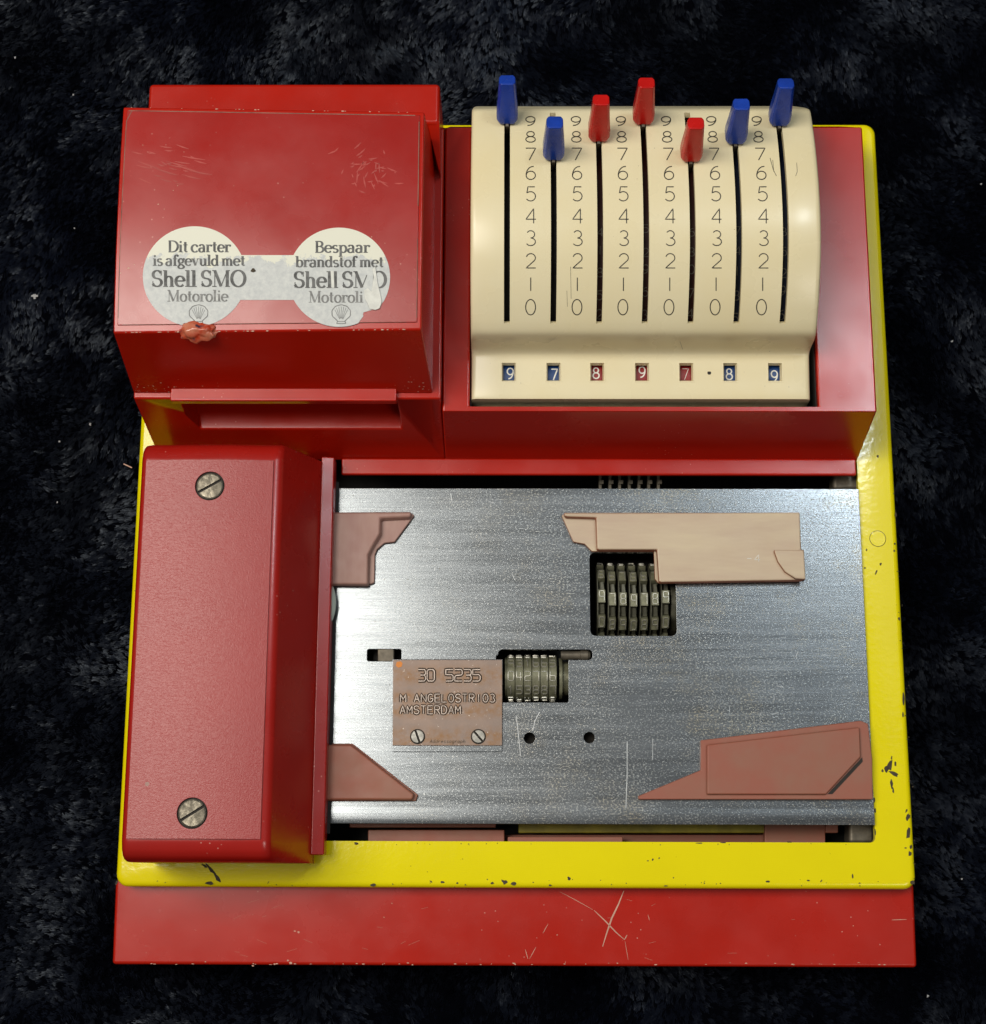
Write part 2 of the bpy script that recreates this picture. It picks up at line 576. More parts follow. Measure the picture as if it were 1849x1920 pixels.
SQ.update({
    '0': [[(.2, 0), (.8, 0), (1, .15), (1, .85), (.8, 1), (.2, 1), (0, .85), (0, .15), (.2, 0)]],
    '2': [[(0, 1), (.85, 1), (1, .88), (1, .62), (.85, .52), (.15, .48), (0, .36), (0, 0), (1, 0)]],
    '3': [[(0, 1), (.85, 1), (1, .85), (1, .62), (.8, .52), (.3, .52)], [(.8, .52), (1, .4), (1, .15), (.85, 0), (0, 0)]],
    '4': [[(.05, 1), (0, .35), (1, .35)], [(.72, .9), (.72, 0)]],
    '5': [[(1, 1), (0, 1), (0, .56), (.8, .56), (1, .42), (1, .14), (.8, 0), (0, 0)]],
    '6': [[(.15, 1), (0, .8), (0, .15), (.15, 0), (.85, 0), (1, .15), (1, .4), (.85, .54), (0, .54)]],
    '7': [[(0, 1), (1, 1), (1, 0)]],
    '8': [[(.2, .52), (.05, .64), (.05, .88), (.2, 1), (.8, 1), (.95, .88), (.95, .64), (.8, .52), (.2, .52)],
          [(.2, .52), (0, .4), (0, .14), (.18, 0), (.82, 0), (1, .14), (1, .4), (.8, .52)]],
    '9': [[(1, 0), (1, .85), (.85, 1), (.15, 1), (0, .85), (0, .6), (.15, .46), (1, .46)]],
    '1': [[(.5, 0), (.5, 1), (.2, .8)]],
})


def resample(pts, step):
    out = [pts[0]]
    for a, b in zip(pts, pts[1:]):
        d = math.dist(a, b)
        n = max(1, int(d / step))
        for k in range(1, n + 1): out.append((a[0] + (b[0] - a[0]) * k / n, a[1] + (b[1] - a[1]) * k / n))
    return out


def ribbon(bm, pts, w, fn, ridge=0.0, lift=0.0):
    """flat (ridge=0) or raised stroke along 2-D pts; w number or function of direction; fn maps (x, y, h) to a point in mm"""
    n = len(pts)
    rows = []
    for i, p in enumerate(pts):
        a = pts[max(0, i - 1)]
        b = pts[min(n - 1, i + 1)]
        closed = math.dist(pts[0], pts[-1]) < 1e-6
        if closed and i in (0, n - 1): a, b = pts[-2], pts[1]
        dx, dy = b[0] - a[0], b[1] - a[1]
        L = math.hypot(dx, dy) or 1
        nx, ny = -dy / L, dx / L
        ww = w(dx / L, dy / L, i / (n - 1)) if callable(w) else w
        if ridge:
            rows.append([bm.verts.new(fn(p[0] + nx * k * ww, p[1] + ny * k * ww, lift + h)) for k, h in ((-.62, -.02), (-.3, ridge), (.3, ridge), (.62, -.02))])
        else:
            rows.append([bm.verts.new(fn(p[0] + nx * k * ww, p[1] + ny * k * ww, lift)) for k in (-.5, .5)])
    for a, b in zip(rows, rows[1:]):
        for j in range(len(a) - 1):
            try: bm.faces.new((a[j], a[j + 1], b[j + 1], b[j]))
            except ValueError: pass
    if ridge:
        bm.faces.new(rows[0]); bm.faces.new(rows[-1])


def write(bm, text, x0, x1, ytop, ybot, fn, w, glyphs=G, gap=.35, ridge=0.0, slant=0.0, step=3.0):
    """text laid between pixel columns x0..x1 and rows ytop..ybot"""
    adv = (x1 - x0) / (len(text) - gap if len(text) > 1 else 1)
    gw = adv * (1 - gap) if len(text) > 1 else (x1 - x0)
    H = ybot - ytop
    k = 0
    for i, ch in enumerate(text):
        if ch not in glyphs: continue
        for st in glyphs[ch]:
            pts = [(x0 + i * adv + gw * u + slant * H * v, ybot - H * v) for u, v in st]
            ribbon(bm, resample(pts, step), w, fn, ridge, 0.004 * k)
            k += 1


# ================================================================== CLOTH
cb = bmesh.new()
nx_, ny_ = 90, 90
xs = np.linspace(-900, 900, nx_)
ys = np.linspace(-700, 1100, ny_)
vv = [[cb.verts.new((x, y, TZ)) for x in xs] for y in ys]
for j in range(ny_ - 1):
    for i in range(nx_ - 1):
        cb.faces.new((vv[j][i], vv[j][i + 1], vv[j + 1][i + 1], vv[j + 1][i]))
cloth = finish('velvet_cloth', cb, 'cloth', None)
cloth['kind'] = 'structure'
cloth['label'] = 'black crushed velvet cloth under the card imprinter'


def vnoise(x, y, s, seed):
    r = np.random.default_rng(seed)
    g = r.random((64, 64))
    u, v = x / s + 17.3, y / s + 9.1
    i, j = np.floor(u).astype(int), np.floor(v).astype(int)
    fu, fv = u - i, v - j
    fu = fu * fu * (3 - 2 * fu); fv = fv * fv * (3 - 2 * fv)
    a = g[i % 64, j % 64]; b = g[(i + 1) % 64, j % 64]; c = g[i % 64, (j + 1) % 64]; d = g[(i + 1) % 64, (j + 1) % 64]
    return (a * (1 - fu) + b * fu) * (1 - fv) + (c * (1 - fu) + d * fu) * fv


def velvet(n):
    a = P(-60, -60, TZ); b = P(1909, 1980, TZ)
    x0, x1 = min(a.x, P(-60, 1980, TZ).x) - 4, max(b.x, P(1909, -60, TZ).x) + 4
    y0, y1 = b.y - 12, a.y + 8
    x = rng.uniform(x0, x1, n); y = rng.uniform(y0, y1, n)
    keep = ~((x > -138) & (x < 138) & (y > -22) & (y < 298))
    x, y = x[keep], y[keep]
    n = len(x)
    # crushed pile: small tufts share one lay; the lay wanders in patches
    per = 13
    m = n // per
    n = m * per
    x, y = x[:m], y[:m]
    f1 = vnoise(x, y, 40, 1) * .6 + vnoise(x, y, 15, 2) * .4
    f2 = vnoise(x, y, 30, 4) * .5 + vnoise(x, y, 11, 5) * .3 + vnoise(x, y, 4, 6) * .2
    f3 = vnoise(x, y, 22, 7) * .6 + vnoise(x, y, 7, 8) * .4
    side = 1 / (1 + np.exp(-(x + 20 + (vnoise(x, y, 60, 9) - .5) * 160) / 45))
    ang = .1 + side * 2.6 + (f1 - .5) * 3.4 + rng.normal(0, .22, m)
    lean = np.clip(.95 + (f2 - .5) * 2.4 + rng.normal(0, .16, m), .1, 1.45)
    roll = (f3 - .5) * 1.8 + rng.normal(0, .24, m)
    L0 = rng.uniform(1.6, 2.8, m)
    rep = lambda v, sd: np.repeat(v, per) + rng.normal(0, sd, n)
    along, across = rng.normal(0, .5, n), rng.normal(0, .42, n)
    ca, sa = np.cos(np.repeat(ang, per)), np.sin(np.repeat(ang, per))
    x = np.repeat(x, per) + along * ca - across * sa
    y = np.repeat(y, per) + along * sa + across * ca
    ang, lean, roll = rep(ang, .16), rep(lean, .10), rep(roll, .16)
    L = rep(L0, .2)
    w = rng.uniform(.09, .16, n)
    dx, dy = np.cos(ang) * np.sin(lean), np.sin(ang) * np.sin(lean)
    dz = np.cos(lean)
    # side vector rolled about the fibre
    px_, py_, pz_ = -np.sin(ang), np.cos(ang), np.zeros(n)
    qx, qy, qz = -np.cos(ang) * np.cos(lean), -np.sin(ang) * np.cos(lean), np.sin(lean)
    sx, sy, sz = px_ * np.cos(roll) + qx * np.sin(roll), py_ * np.cos(roll) + qy * np.sin(roll), qz * np.sin(roll)
    zb = TZ + .25
    V = np.empty((n, 3, 3))
    V[:, 0] = np.stack([x - sx * w, y - sy * w, zb - sz * w], 1)
    V[:, 1] = np.stack([x + sx * w, y + sy * w, zb + sz * w], 1)
    V[:, 2] = np.stack([x + dx * L, y + dy * L, zb + dz * L], 1)
    V *= .001
    me = bpy.data.meshes.new('velvet_pile')
    me.vertices.add(3 * n); me.loops.add(3 * n); me.polygons.add(n)
    me.vertices.foreach_set('co', V.reshape(-1))
    me.loops.foreach_set('vertex_index', np.arange(3 * n, dtype=np.int32))
    me.polygons.foreach_set('loop_start', np.arange(0, 3 * n, 3, dtype=np.int32))
    me.update(calc_edges=True)
    me.materials.append(M['pile'])
    o = bpy.data.objects.new('velvet_pile', me)
    COL.objects.link(o)
    o['kind'] = 'stuff'
    o['label'] = 'short crushed pile of the black velvet cloth'
    return o


velvet(1250000)

lb = bmesh.new()
for (px_, py_, r) in ((65, 555, 1.0), (28, 108, .4), (137, 178, .4), (170, 796, .5), (112, 828, .35), (108, 942, .3), (1740, 1868, .4), (1785, 640, .4), (1803, 1648, .35), (1690, 1640, .3), (1840, 345, .4), (140, 428, .3)):
    c = P(px_, py_, TZ + 2.2)
    for k in range(3):
        a = rng.uniform(0, 6.28)
        d = Vector((math.cos(a), math.sin(a), .2)) * r
        s = Vector((-d.y, d.x, 0)) * .5
        q = c + Vector((rng.uniform(-r, r) * .5, rng.uniform(-r, r) * .5, 0))
        prism(lb, [q - d - s, q - d + s, q + d + s * .6, q + d - s * .6], [p + Vector((0, 0, .3)) for p in (q - d - s, q - d + s, q + d + s * .6, q + d - s * .6)])
o = finish('lint', lb, 'lint', None)
o['kind'] = 'stuff'
o['label'] = 'tiny white lint specks scattered on the black velvet'
tb = bmesh.new()
for k in range(6):
    c = P(232 + k * 2.6, 870 + k * 1.2, TZ + 2.6)
    e = P(234.6 + k * 2.6, 871.2 + k * 1.2, TZ + 2.6)
    s = Vector((0.1, .2, 0))
    prism(tb, [c - s, e - s, e + s, c + s], [p + Vector((0, 0, .25)) for p in (c - s, e - s, e + s, c + s)])
bmesh.ops.remove_doubles(tb, verts=tb.verts, dist=.001)
o = finish('thread', tb, 'scratch', None, fix=True)
o['label'] = 'short pinkish thread lying on the velvet left of the imprinter'
o['category'] = 'thread'

# ================================================================== DECK (yellow sheet) and BASE
DW, DH = 150.0, 310.7
IX0, IX1 = X(560, 1300, 0), (X(1640, 1560, 0) + X(1611, 930, 0)) / 2
IY0, IY1 = Y(1578, 0), Y(858, 0)
bm = bmesh.new()
def ring3(rect, z, r, n=7):
    return [(x, y, z) for x, y in rrect(*rect, r, n)]
rings = [ring3((IX0, IX1, IY0, IY1), -3.0, 2.0), ring3((IX0, IX1, IY0, IY1), 0, 2.0)]
for k in range(5):
    t = math.radians(90 * k / 4)
    d = 2.2 * (1 - math.sin(t))
    rings.append(ring3((-DW + d, DW - d, d, DH - d), -2.2 * (1 - math.cos(t)), 4.5 - d * .6))
rings.append(ring3((-DW, DW, 0, DH), -9.5, 4.5))
rings.append(ring3((-DW + 2, DW - 2, 2, DH - 2), -9.5, 3))
ring_faces(bm, rings, caps=False)
# drop: the ring order runs inner wall > top > rounded edge > skirt
deck = finish('deck_frame', bm, 'yellow', ROOT, ang=50, label='yellow painted metal frame with chipped edges')

bm = bmesh.new()
AX0, AX1 = (X(215, 1672, -8) + X(211, 1812, -11)) / 2, (X(1715, 1668, -8) + X(1718, 1806, -11)) / 2
AY0 = (Y(1815, -12, 250) + Y(1807, -12, 1700)) / 2


def apron_z(x, y): return -8.2 - 1.9 * max(0, min(1, (2 - y) / (2 - AY0)))


def base_ring(inset, z, front):
    return [(AX0 + inset, front, z), (AX1 - inset, front, z), (AX1 - inset, 2, z), (DW - 3, 4, z), (DW - 3, DH - 3, z), (-DW + 3, DH - 3, z), (-DW + 3, 4, z), (AX0 + inset, 2, z)]


bot = base_ring(0.0, TZ + 1.2, AY0 + .5)
top = [(x, y, apron_z(x, y)) for x, y, z in base_ring(0.0, 0, AY0)]
prism(bm, bot, top)
base = finish('base_plate', bm, 'red_base', ROOT, bev=1.3, seg=4, label='red plastic base with scratched front ledge')

# tray inside the deck opening
bm = bmesh.new()
tz0 = TZ + 3
box(bm, IX0 - 2, IX1 + 4, IY0 - 6, IY1 + 6, tz0, tz0 + 1)
for (x0, x1, y0, y1) in ((IX0 - 3, IX0 - 2, IY0 - 6, IY1 + 6), (IX1 + 4, IX1 + 5, IY0 - 6, IY1 + 6), (IX0 - 2, IX1 + 4, IY0 - 7, IY0 - 6), (IX0 - 2, IX1 + 4, IY1 + 6, IY1 + 7)):
    box(bm, x0, x1, y0, y1, tz0, -3.2)
finish('inner_tray', bm, 'black', ROOT, smooth=False)
# cut the pit out of the base so that the tray is open to view
c = bmesh.new(); box(c, IX0 - 3.2, IX1 + 5.2, IY0 - 7.2, IY1 + 7.2, TZ + 2.9, 5)
base.modifiers.clear()
cut(base, [cutter(c)])
bevel(base, 1.3, 4)

# pieces seen through the front gap
def gapbox(name, x0, x1, y0, y1, z, h, mat, label=None, bev=.4):
    b_ = bmesh.new()
    pxprism(b_, [(x0, y1), (x1, y1), (x1, y0), (x0, y0)], z - h, z)
    return finish(name, b_, mat, ROOT, bev=bev, seg=2, label=label)
gapbox('guide_rail', 690, 946, 1556, 1592, -9, 8, 'guide_red')
gapbox('guide_rail', 952, 1168, 1569, 1590, -8, 6, 'guide_red')
gapbox('guide_rail', 655, 930, 1535, 1552, -11, 6, 'guide_red')
gapbox('rear_strip', 972, 1434, 1535, 1562, -14, 4, 'inner_yellow', 'dark yellow strip seen under the bed edge')
gapbox('guide_rail', 1434, 1548, 1535, 1590, -12, 5, 'guide_red')
gapbox('guide_rail', 900, 1434, 1565, 1590, -18, 5, 'guide_red')
gapbox('rail_clip', 1548, 1572, 1540, 1562, -11, 5, 'guide_red')
gapbox('corner_bracket', 1592, 1640, 1535, 1582, -6, 10, 'bracket', bev=1.5)
# pieces seen through the rear gap
gapbox('corner_bracket', 1562, 1614, 888, 918, -5, 9, 'bracket', bev=1.5)
for k in range(7):
    x = 1123 + 18.2 * k
    b_ = bmesh.new()
    pxprism(b_, [(x, 920), (x + 5, 920), (x + 5, 886), (x, 886)], -12, -7)
    pxprism(b_, [(x + 1, 907), (x + 9, 907), (x + 9, 900), (x + 1, 900)], -11.5, -6)
    finish('wheel_rack', b_, 'bracket', ROOT, smooth=False)

# ================================================================== STEEL BED
BZ = 1.5
BX0 = X(590, 1240, BZ)
BX1 = IX1 - .25
by = [(916, 0.0), (922, .0), (938, 0.0), (1512, 0), (1516, .04), (1523, .15), (1529, .20), (1536, .18), (1541, .12), (1545, 0)]
bm = bmesh.new()
ringsB = []
for xx in (BX0, BX1):
    up = [(xx, Y(p, BZ + dz), BZ + dz) for p, dz in by]
    dn = [(xx, y, z - 2.4) for _, y, z in up][::-1]
    ringsB.append(up + dn)
ring_faces(bm, ringsB)
bed = finish('imprint_bed', bm, 'steel', ROOT, label='worn brushed steel bed with speckled right half')


def hole_rect(x0, y0, x1, y1, r, n=6):
    a, b = P(x0, y1, BZ), P(x1, y0, BZ)
    c_ = bmesh.new()
    pts = rrect(a.x, b.x, a.y, b.y, r, n)
    ring_faces(c_, [[(x, y, -8) for x, y in pts], [(x, y, 8) for x, y in pts]])
    return cutter(c_)


cuts = [hole_rect(1107, 1036, 1266, 1192, 2.2), hole_rect(688, 1217, 753, 1240, .8),
        hole_rect(934, 1218, 1111, 1237, 1.7), hole_rect(930, 1228, 1066, 1317, .8)]
for hx, hy in ((993, 1384), (1105, 1383)):
    c_ = bmesh.new(); q = P(hx, hy, BZ); cyl(c_, q.x, q.y, -9, 9, 2.15); cuts.append(cutter(c_))
cut(bed, cuts)
bevel(bed, .22, 2, 40)
for hx, hy in ((993, 1384), (1105, 1383)):
    b_ = bmesh.new(); q = P(hx, hy, BZ); cyl(b_, q.x, q.y, -8, -4.5, 2.5); finish('bolt_end', b_, 'grime', bed)
b_ = bmesh.new(); pxprism(b_, [(700, 1243), (752, 1243), (752, 1214), (700, 1214)], -9, -7); finish('slot_floor', b_, 'black', bed)
b_ = bmesh.new(); pxprism(b_, [(708, 1241), (739, 1241), (739, 1216), (708, 1216)], -1.4, 1.35); finish('slot_clip', b_, 'bracket', bed, bev=.5, seg=2)
# light scratches on the steel
b_ = bmesh.new()
fl = lambda x, y, h: P(x, y, BZ + .03 + h)
for st, w in ((((968, 1342), (973, 1385), (976, 1418)), 1.2), (((1012, 1335), (1003, 1352), (999, 1370)), 1.4), (((1176, 1390), (1176, 1450), (1173, 1535)), 1.3),
              (((1224, 1385), (1224, 1425)), .8), (((800, 1012), (812, 1025)), .8), (((960, 1075), (965, 1087)), .9), (((845, 925), (848, 942)), .9)):
    ribbon(b_, resample(list(st), 8), w, fl)
for k in range(70):
    x, y = rng.uniform(760, 1600), rng.uniform(920, 1510)
    if 1040 < x < 1515 and 955 < y < 1200: continue
    if 1190 < x and y > 1340 or 680 < x < 1115 and 1200 < y < 1420: continue
    a = rng.choice([.1, 1.4, 1.7, 2.2]) + rng.normal(0, .2); L = rng.uniform(3, 13)
    ribbon(b_, [(x, y), (x + L * math.cos(a), y + L * math.sin(a))], rng.uniform(.5, .9), fl)
o = finish('scratch_marks', b_, 'scratch_steel', bed, smooth=False, fix=False)
o['kind'] = 'stuff'
# dents pressed in the front bend
for dx_ in (822, 1580):
    b_ = bmesh.new()
    c0 = P(dx_, 1529, BZ - .55)
    ring_faces(b_, [[(c0.x + r * .55 * math.cos(t), c0.y + r * 1.15 * math.sin(t), c0.z + h + (-.1 * (r * 1.15 * math.sin(t)) * -.9)) for t in np.linspace(0, 2 * PI, 13)[:-1]] for r, h in ((1.5, -.3), (1.5, .08), (.9, .03), (.3, -.0))])
    finish('dent', b_, 'bracket', bed)

# ---- numbering wheels
def squarish_digit(ch, wmm, hmm, up, wst, hgt):
    pass


def wheel_mesh(name, R, width, digits, block=True):
    """wheel about the X axis, digit 0 of the list on top; y towards the back"""
    bm = bmesh.new()
    n = 40
    core = R - (3.0 if block else .35)
    ring_faces(bm, [[(x, core * math.sin(2 * PI * k / n), core * math.cos(2 * PI * k / n)) for k in range(n)] for x in (-width / 2, width / 2)])
    if block:
        rr = R - .75
        ring_faces(bm, [[(x, rr * math.sin(2 * PI * k / n), rr * math.cos(2 * PI * k / n)) for k in range(n)] for x in (-width / 2 - .36, -width / 2 - .04)])
    for f in bm.faces: f.material_index = 1 if block else 0
    for i, ch in enumerate(digits):
        a = -i * 2 * PI / 10          # positive angle leans to the back
        ca, sa = math.cos(a), math.sin(a)
        def place(x, y, z): return (x, y * ca + z * sa, -y * sa + z * ca)
        hh = R * .155 if block else R * .27
        if block:
            k0 = len(bm.faces)
            p0 = [place(x, y, R - 3.1) for x, y in ((-width / 2, -hh * .8), (width / 2, -hh * .8), (width / 2, hh * .8), (-width / 2, hh * .8))]
            p1 = [place(x, y, R) for x, y in ((-width / 2, -hh), (width / 2, -hh), (width / 2, hh), (-width / 2, hh))]
            prism(bm, p0, p1)
            bm.faces.ensure_lookup_table()
            for f in bm.faces[k0:]: f.material_index = 0
            # slanted web between this block and the next
            am = a - PI / 10
            k1 = len(bm.faces)
            cm, sm_ = math.cos(am), math.sin(am)
            pm = lambda x, y, z: (x, y * cm + z * sm_, -y * sm_ + z * cm)
            prism(bm, [pm(x, y, R - 3.2) for x, y in ((-width * .5, -hh * .9), (width * .5, -hh * .9), (width * .5, hh * .9), (-width * .5, hh * .9))],
                  [pm(x, y, R - z) for x, y, z in ((-width * .15, -hh * .8, 2.4), (width * .42, -hh * .8, 2.4), (width * .30, hh * .7, 1.5), (-width * .05, hh * .7, 1.5))])
            bm.faces.ensure_lookup_table()
            for f in bm.faces[k1:]: f.material_index = 1
            bm.faces.ensure_lookup_table()
        if abs(a) < 1.3 or abs(a) > 5.0:
            k0 = len(bm.faces)
            gw, gh = width * .36, hh * (.80 if block else .72)
            for st in SQ[ch]:
                pts = [((u - .5) * 2 * gw, (v - .5) * 2 * gh) for u, v in st]
                ribbon(bm, resample(pts, .6), .34 if block else .36, lambda x, y, h: place(x, y, (R if block else math.sqrt(max(1, (R - .35) ** 2 - y * y))) + h), ridge=.38)
            bm.faces.ensure_lookup_table()
            for f in bm.faces[k0:]: f.material_index = 2
    bmesh.ops.recalc_face_normals(bm, faces=bm.faces)
    bmesh.ops.scale(bm, vec=(.001, .001, .001), verts=bm.verts)
    me = bpy.data.meshes.new(name)
    bm.to_mesh(me); bm.free()
    for m in ('wheel', 'wheel_dark', 'rub'): me.materials.append(M[m])
    for p in me.polygons: p.use_smooth = True
    me.set_sharp_from_angle(angle=math.radians(28))
    return me


R1 = 16.2
wy = Y(1121, 1.0, 1190)
meshes = {}
jit = (-.05, .02, .02, .045, .025, .015, -.035)
for i, ch in enumerate('9789789'):
    if ch not in meshes:
        d0 = int(ch)
        meshes[ch] = wheel_mesh('number_wheel', R1, 2.65, [str((d0 + k) % 10) for k in range(10)])
    x = X(1127.5 + 20.0 * i, 1121, 0)
    link('number_wheel', meshes[ch], ROOT, (x + .2, wy, .4 - R1), (jit[i] + .0, 0, 0))
b_ = bmesh.new(); box(b_, X(1100, 1120, -8), X(1275, 1120, -8), wy - 20, wy + 20, TZ + 4, -25); finish('wheel_well', b_, 'black', ROOT)
b_ = bmesh.new()
x0_, x1_ = X(1254, 1121, 0) + 1.2, X(1267, 1121, 0) + 1
ring_faces(b_, [[(x, wy + 12.5 * math.sin(2 * PI * k / 30), .4 - R1 + 12.5 * math.cos(2 * PI * k / 30)) for k in range(30)] for x in (x0_, x1_)])
finish('wheel_hub', b_, 'wheel_dark', ROOT, bev=.4, seg=2)

R2 = 9.2
wy2 = Y(1267, 1.2, 1000)
for i, ch in enumerate('042776'):
    d0 = int(ch)
    me = wheel_mesh('date_wheel', R2, 2.95, [str((d0 + k) % 10) for k in range(10)], block=False)
    link('date_wheel', me, ROOT, (X(958 + 15.7 * i, 1267, 0), wy2, .75 - R2))
b_ = bmesh.new()
xL, xR = X(948, 1267, 0), X(1054, 1267, 0)
for xa, xb, r in ((xL - .3, xL + .7, R2 - .9), (xR - 1.0, xR + .3, R2 - 1.1), (xR + .35, xR + 3.5, R2 - 2.6)):
    b_ = bmesh.new()
    ring_faces(b_, [[(x, wy2 + r * math.sin(2 * PI * k / 36), .75 - R2 + r * math.cos(2 * PI * k / 36)) for k in range(36)] for x in (xa, xb)])
    finish('wheel_hub', b_, 'wheel', ROOT, bev=.25, seg=2)
b_ = bmesh.new()
yb, zb = Y(1228, 0, 1080), -1.2
xa, xb = X(1052, 1228, 0), X(1108, 1228, 0)
ring_faces(b_, [[(x, yb + r * math.sin(2 * PI * k / 20), zb + r * math.cos(2 * PI * k / 20)) for k in range(20)] for x, r in ((xa, 1.75), (xb - 4, 1.75), (xb - 3.9, 2.1), (xb - 1.2, 2.1), (xb - .2, 1.3))])
finish('shaft_pin', b_, 'bracket', ROOT)

# ---- address plate
PZ = 2.6
b_ = bmesh.new()
pxprism(b_, [(736, 1398), (942, 1398), (942, 1237), (737, 1237)], BZ + .35, PZ)
plate = finish('address_plate', b_, 'plate', ROOT, bev=.25, seg=2, label='tarnished copper plate with embossed address')
b_ = bmesh.new(); pxprism(b_, [(735, 1410), (942, 1410), (943, 1236), (736, 1236)], BZ + .02, BZ + .55)
finish('plate_holder', b_, 'steel', plate, bev=.2, seg=2)
pf = lambda x, y, h: P(x, y, PZ + h)
b_ = bmesh.new()
pf0 = lambda x, y, h: P(x, y, PZ + .02 + h * .25)
write(b_, '30', 784.5, 814.5, 1255.5, 1277, pf0, 7.0, SQ, .18)
write(b_, '5235', 836, 900.5, 1255.5, 1277, pf0, 7.0, SQ, .18)
for txt, x0, x1, y0, y1 in (('M', 751, 761, 1302, 1316.5), ('ANGELOSTR103', 777, 928, 1301.5, 1316.5), ('AMSTERDAM', 750.5, 863.5, 1323.5, 1338.5)):
    write(b_, txt, x0, x1, y0, y1, pf0, 6.0, G, .28)
o = finish('rust_stain', b_, 'rust', plate, smooth=False, fix=False)
o['kind'] = 'stuff'
b_ = bmesh.new()
write(b_, '30', 784.5, 814.5, 1255.5, 1277, pf, 2.3, SQ, .18, .42)
write(b_, '5235', 836, 900.5, 1255.5, 1277, pf, 2.3, SQ, .18, .42)
finish('embossed_number', b_, 'copper_type', plate, ang=25)
for txt, x0, x1, y0, y1 in (('M', 751, 761, 1302, 1316.5), ('ANGELOSTR103', 777, 928, 1301.5, 1316.5), ('AMSTERDAM', 750.5, 863.5, 1323.5, 1338.5)):
    b_ = bmesh.new()
    write(b_, txt, x0, x1, y0, y1, pf, 1.9, G, .28, .35)
    finish('embossed_line', b_, 'copper_type', plate, ang=25)
b_ = bmesh.new()
write(b_, 'Addressograph', 806, 872, 1386.5, 1393, pf, .8, G, .25, slant=.25)
finish('stamped_name', b_, 'chip', plate, smooth=False, fix=False)
b_ = bmesh.new()
pxprism(b_, [(742, 1248), (744, 1241), (752, 1240), (755, 1244), (753, 1250), (747, 1252)], PZ, PZ + .15)
finish('paint_dab', b_, 'orange', plate, label='orange paint dab in the corner')


def screw_mesh(r, slot, h):
    bm = bmesh.new()
    n = 26
    ring_faces(bm, [[(r * 1.13 * math.cos(2 * PI * k / n), r * 1.13 * math.sin(2 * PI * k / n), z) for k in range(n)] for z in (-.4, .05)])
    for f in bm.faces: f.material_index = 1
    k0 = len(bm.faces)
    a0 = math.asin(slot / r)
    for s in (0, PI):
        pts = [(math.cos(a0 + s + (PI - 2 * a0) * k / 14), math.sin(a0 + s + (PI - 2 * a0) * k / 14)) for k in range(15)]
        ring_faces(bm, [[(x * r, y * r, 0) for x, y in pts], [(x * r, y * r, h * .72) for x, y in pts],
                        [(x * r * .9, (y * r - (slot if s == 0 else -slot)) * .9 + (slot if s == 0 else -slot), h) for x, y in pts]])
    bm.faces.ensure_lookup_table()
    for f in bm.faces[k0:]: f.material_index = 0
    bmesh.ops.recalc_face_normals(bm, faces=bm.faces)
    bmesh.ops.scale(bm, vec=(.001, .001, .001), verts=bm.verts)
    me = bpy.data.meshes.new('screw')
    bm.to_mesh(me); bm.free()
    for p in me.polygons: p.use_smooth = True
    me.set_sharp_from_angle(angle=math.radians(20))
    return me


sm = screw_mesh(2.55, .42, .7)
sm.materials.append(M['screw_bright']); sm.materials.append(M['grime'])
for (sx, sy, ro) in ((783, 1381, -1.22), (897, 1381, -.85)):
    q = P(sx, sy, PZ + .3)
    link('screw', sm, plate, (q.x, q.y, PZ + .05), (0, 0, ro))

# ================================================================== FORM GUIDES
def guide(name, mat, base_pts, zb, blocks, label, bev=.6):
    bm = bmesh.new()
    two = 1 if mat == 'guide_tan' else 0
    pxprism(bm, base_pts, BZ + .03, zb, two)
    o = finish(name, bm, [mat, 'guide_edge'][:1 + two], ROOT, bev=.4, seg=2, label=label)
    for nm, pts, z0, z1, m, bv, fl_ in blocks:
        b_ = bmesh.new()
        pxprism(b_, pts, z0, z1, two, flare=fl_)
        finish(nm, b_, [m, 'guide_edge'][:1 + two], o, bev=bv, seg=3)
    return o


def rev(p): return p[::-1]


guide('form_guide', 'guide_pink',
      rev([(615, 961), (771, 961), (777, 966), (740, 1016), (721, 1018), (707, 1030), (703, 1040), (702, 1092), (696, 1095), (615, 1095)]), 3.4,
      [('guide_block', rev([(615, 961), (771, 961), (770, 968), (713, 971), (712, 1000), (697, 1025), (690, 1040), (689, 1095), (615, 1095)]), 3.4, 6.2, 'guide_pink', .8, .9)],
      'faded pink corner guide at the rear left of the bed')
g2 = guide('form_guide', 'guide_tan',
           rev([(1053, 967), (1059, 961), (1500, 961), (1502, 1030), (1508, 1031), (1511, 1087), (1234, 1093), (1228, 1085), (1226, 1034), (1110, 1034), (1096, 1020), (1075, 1016)]), 3.2,
           [('guide_block', rev([(1056, 962.5), (1500, 961), (1502, 1030), (1506, 1087), (1236, 1091), (1232, 1030), (1120, 1030), (1118, 970), (1060, 968)]), 3.2, 5.8, 'guide_tan', .7, .5),
            ('thumb_stop', rev([(1451, 1031), (1508, 1031), (1511, 1086), (1492, 1085), (1472, 1072), (1459, 1053)]), 5.0, 7.4, 'guide_tan', .6, .0)],
           'long tan stepped guide at the rear right of the bed')
b_ = bmesh.new()
gz = lambda x, y, h: P(x, y, 5.84 + h)
write(b_, '-4', 1400, 1425, 1040, 1053, gz, 1.3, G, .3)
finish('engraved_mark', b_, 'white', g2, smooth=False, fix=False)
guide('form_guide', 'guide_red',
      rev([(600, 1394), (661, 1394), (784, 1490), (780, 1502), (600, 1502)]), 3.0,
      [('guide_block', rev([(600, 1397), (658, 1397), (776, 1490), (773, 1499), (600, 1499)]), 3.0, 5.2, 'guide_red', .7, .6)],
      'red brown wedge guide at the front left of the bed')
